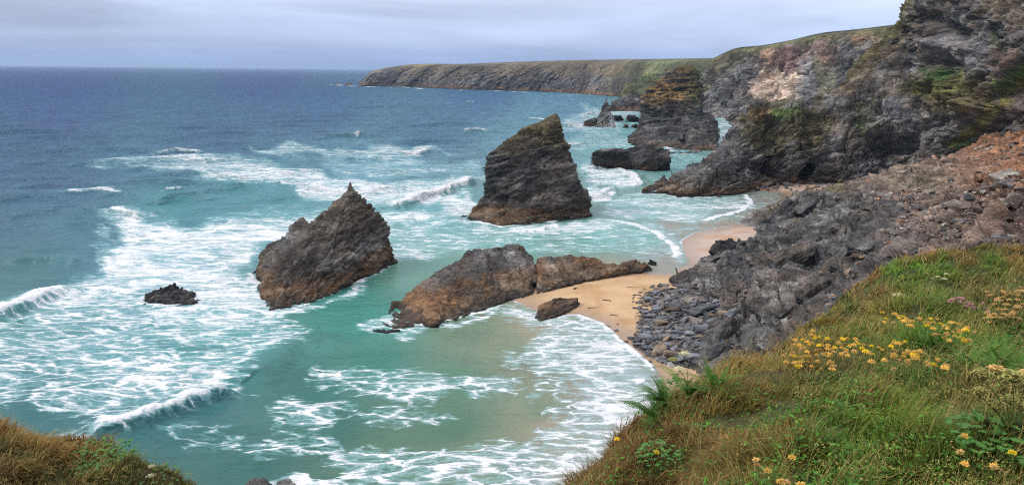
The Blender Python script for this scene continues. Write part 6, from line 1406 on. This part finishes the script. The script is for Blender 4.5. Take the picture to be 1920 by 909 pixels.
# ================================================================== SPRAY, SEAWEED
def spray():
    rg = np.random.default_rng(8); V = []
    for px, py, Y, n, w, h, s in [(1128, 233, 703, 500, 9, 9, .8), (1146, 226, 703, 700, 4.0, 17, .8), (1240, 268, 466, 500, 8, 4.5, .45), (1100, 235, 700, 200, 5, 3, .7), (905, 408, 254, 260, 2.5, 2.2, .16), (1225, 489, 196, 160, 1.1, .8, .1), (1075, 402, 262, 240, 4.5, 1.6, .16), (640, 158, 2350, 200, 30, 8, 2), (1065, 177, 1600, 120, 20, 5, 1.4), (760, 606, 155, 160, 3, .5, .1), (480, 520, 184, 300, 3, 1.2, .14), (1030, 411, 252, 120, 4, .9, .14), (1352, 274, 470, 150, 5, 2.5, .4)]:
        b = W(px, py, Y); b[2] = 0; u = rg.beta(1, 2.4, n); c = b + np.stack([rg.normal(0, w * .5, n) * (1 - .5 * u), rg.normal(0, w * .35, n), u * h * rg.uniform(.3, 1, n)], 1)
        a = rg.normal(size=(n, 4, 3)); a /= np.linalg.norm(a, axis=2)[..., None]; V.append((c[:, None] + a * (s * rg.uniform(.2, .7, n))[:, None, None]).reshape(-1, 3))
    V = np.concatenate(V); o = np.arange(len(V) // 4)[:, None] * 4; F = np.concatenate([o + np.array([[0, 1, 2]]), o + np.array([[0, 2, 3]]), o + np.array([[0, 3, 1]]), o + np.array([[1, 3, 2]])])
    mt, nt, bs, out = newmat('spray'); bs.inputs['Base Color'].default_value = (.8, .82, .84, 1); g = nnode(nt, 'ShaderNodeTexCoord'); n = noisen(nt, g.outputs['Object'], .6, 4); nt.links.new(mapr(nt, n.outputs[0], .3, .7, .25, .7), bs.inputs['Alpha'])
    tag(obj('spray', mesh('spray', V, F, [mt])), 'white spray thrown up where waves hit the rocks', 'spray', kind='stuff')
spray()
M_WEED = rock_mat('seaweed', .2, aniso=1, col=C(58, 44, 32), rough=.6)
def litter():
    def strip(px, py, L_, w, az, label, nm='seaweed', h=.12):
        g = G(px, py, .3); z = float(surf_z(np.array([g[0]]), np.array([g[1]]))[0]); g = G(px, py, z); rg = np.random.default_rng(int(px)); t = np.linspace(-.5, .5, 9)
        pts = np.stack([t * L_ * math.cos(az) + rg.normal(0, w * .4, 9), t * L_ * math.sin(az) + rg.normal(0, w * .4, 9), np.full(9, h * .4)], 1)
        v, f = tube(pts, w, w * .5, 7); c = pts.mean(0); v[:, 2] = np.clip(v[:, 2], -.05, h); v[:, 2] += .06 * fbm(v * 3, 2, 4)
        o = obj(nm, mesh(nm, v + g, f, [M_WEED]), None, g); tag(o, label, nm)
    strip(1187, 539, 3.6, .28, 0.2, 'dark curved strand of seaweed high on the sand'); strip(1139, 563, 1.9, .25, -.3, 'short dark seaweed clump left of the curved strand'); strip(1115, 577, 2.8, .16, .1, 'thin straight weed strand nearest the sunken rock')
    strip(1152, 591, 2.0, .14, -.4, 'thin slanting weed strand above the swash'); strip(1139, 611, 1.7, .18, -.6, 'small weed strand at the very edge of the swash'); strip(1192, 553, 1.4, .2, .4, 'small weed clump at the top of the boulder field')
    g = G(1271, 515, 1.2); v, f = tube([[0, 0, -.6], [-.15, 0, .3], [-.45, .1, 1.4], [-.7, .1, 1.8]], .28, .14, 7); tag(obj('driftwood', mesh('driftwood', v + g, f, [M_BOULDERB]), None, g), 'stub of brown driftwood poking up where sand meets the slate ledge', 'driftwood')
litter()

# ================================================================== HAZE
def haze():
    bm = bmesh.new(); bmesh.ops.create_cube(bm, size=1.0)
    for v in bm.verts: v.co.x *= 76000; v.co.y = v.co.y * 76000; v.co.z = (-8 if v.co.z < 0 else 135)
    me = bpy.data.meshes.new('haze'); bm.to_mesh(me); bm.free(); mt = bpy.data.materials.new('haze'); mt.use_nodes = True; nt = mt.node_tree; nt.nodes.clear()
    out = nt.nodes.new('ShaderNodeOutputMaterial'); v = nt.nodes.new('ShaderNodeVolumePrincipled'); v.inputs['Color'].default_value = (.48, .63, .86, 1); v.inputs['Density'].default_value = HAZE; v.inputs['Anisotropy'].default_value = 0.2
    nt.links.new(v.outputs[0], out.inputs['Volume']); me.materials.append(mt); tag(obj('haze', me), kind='stuff')
HAZE = 0.00005
haze()
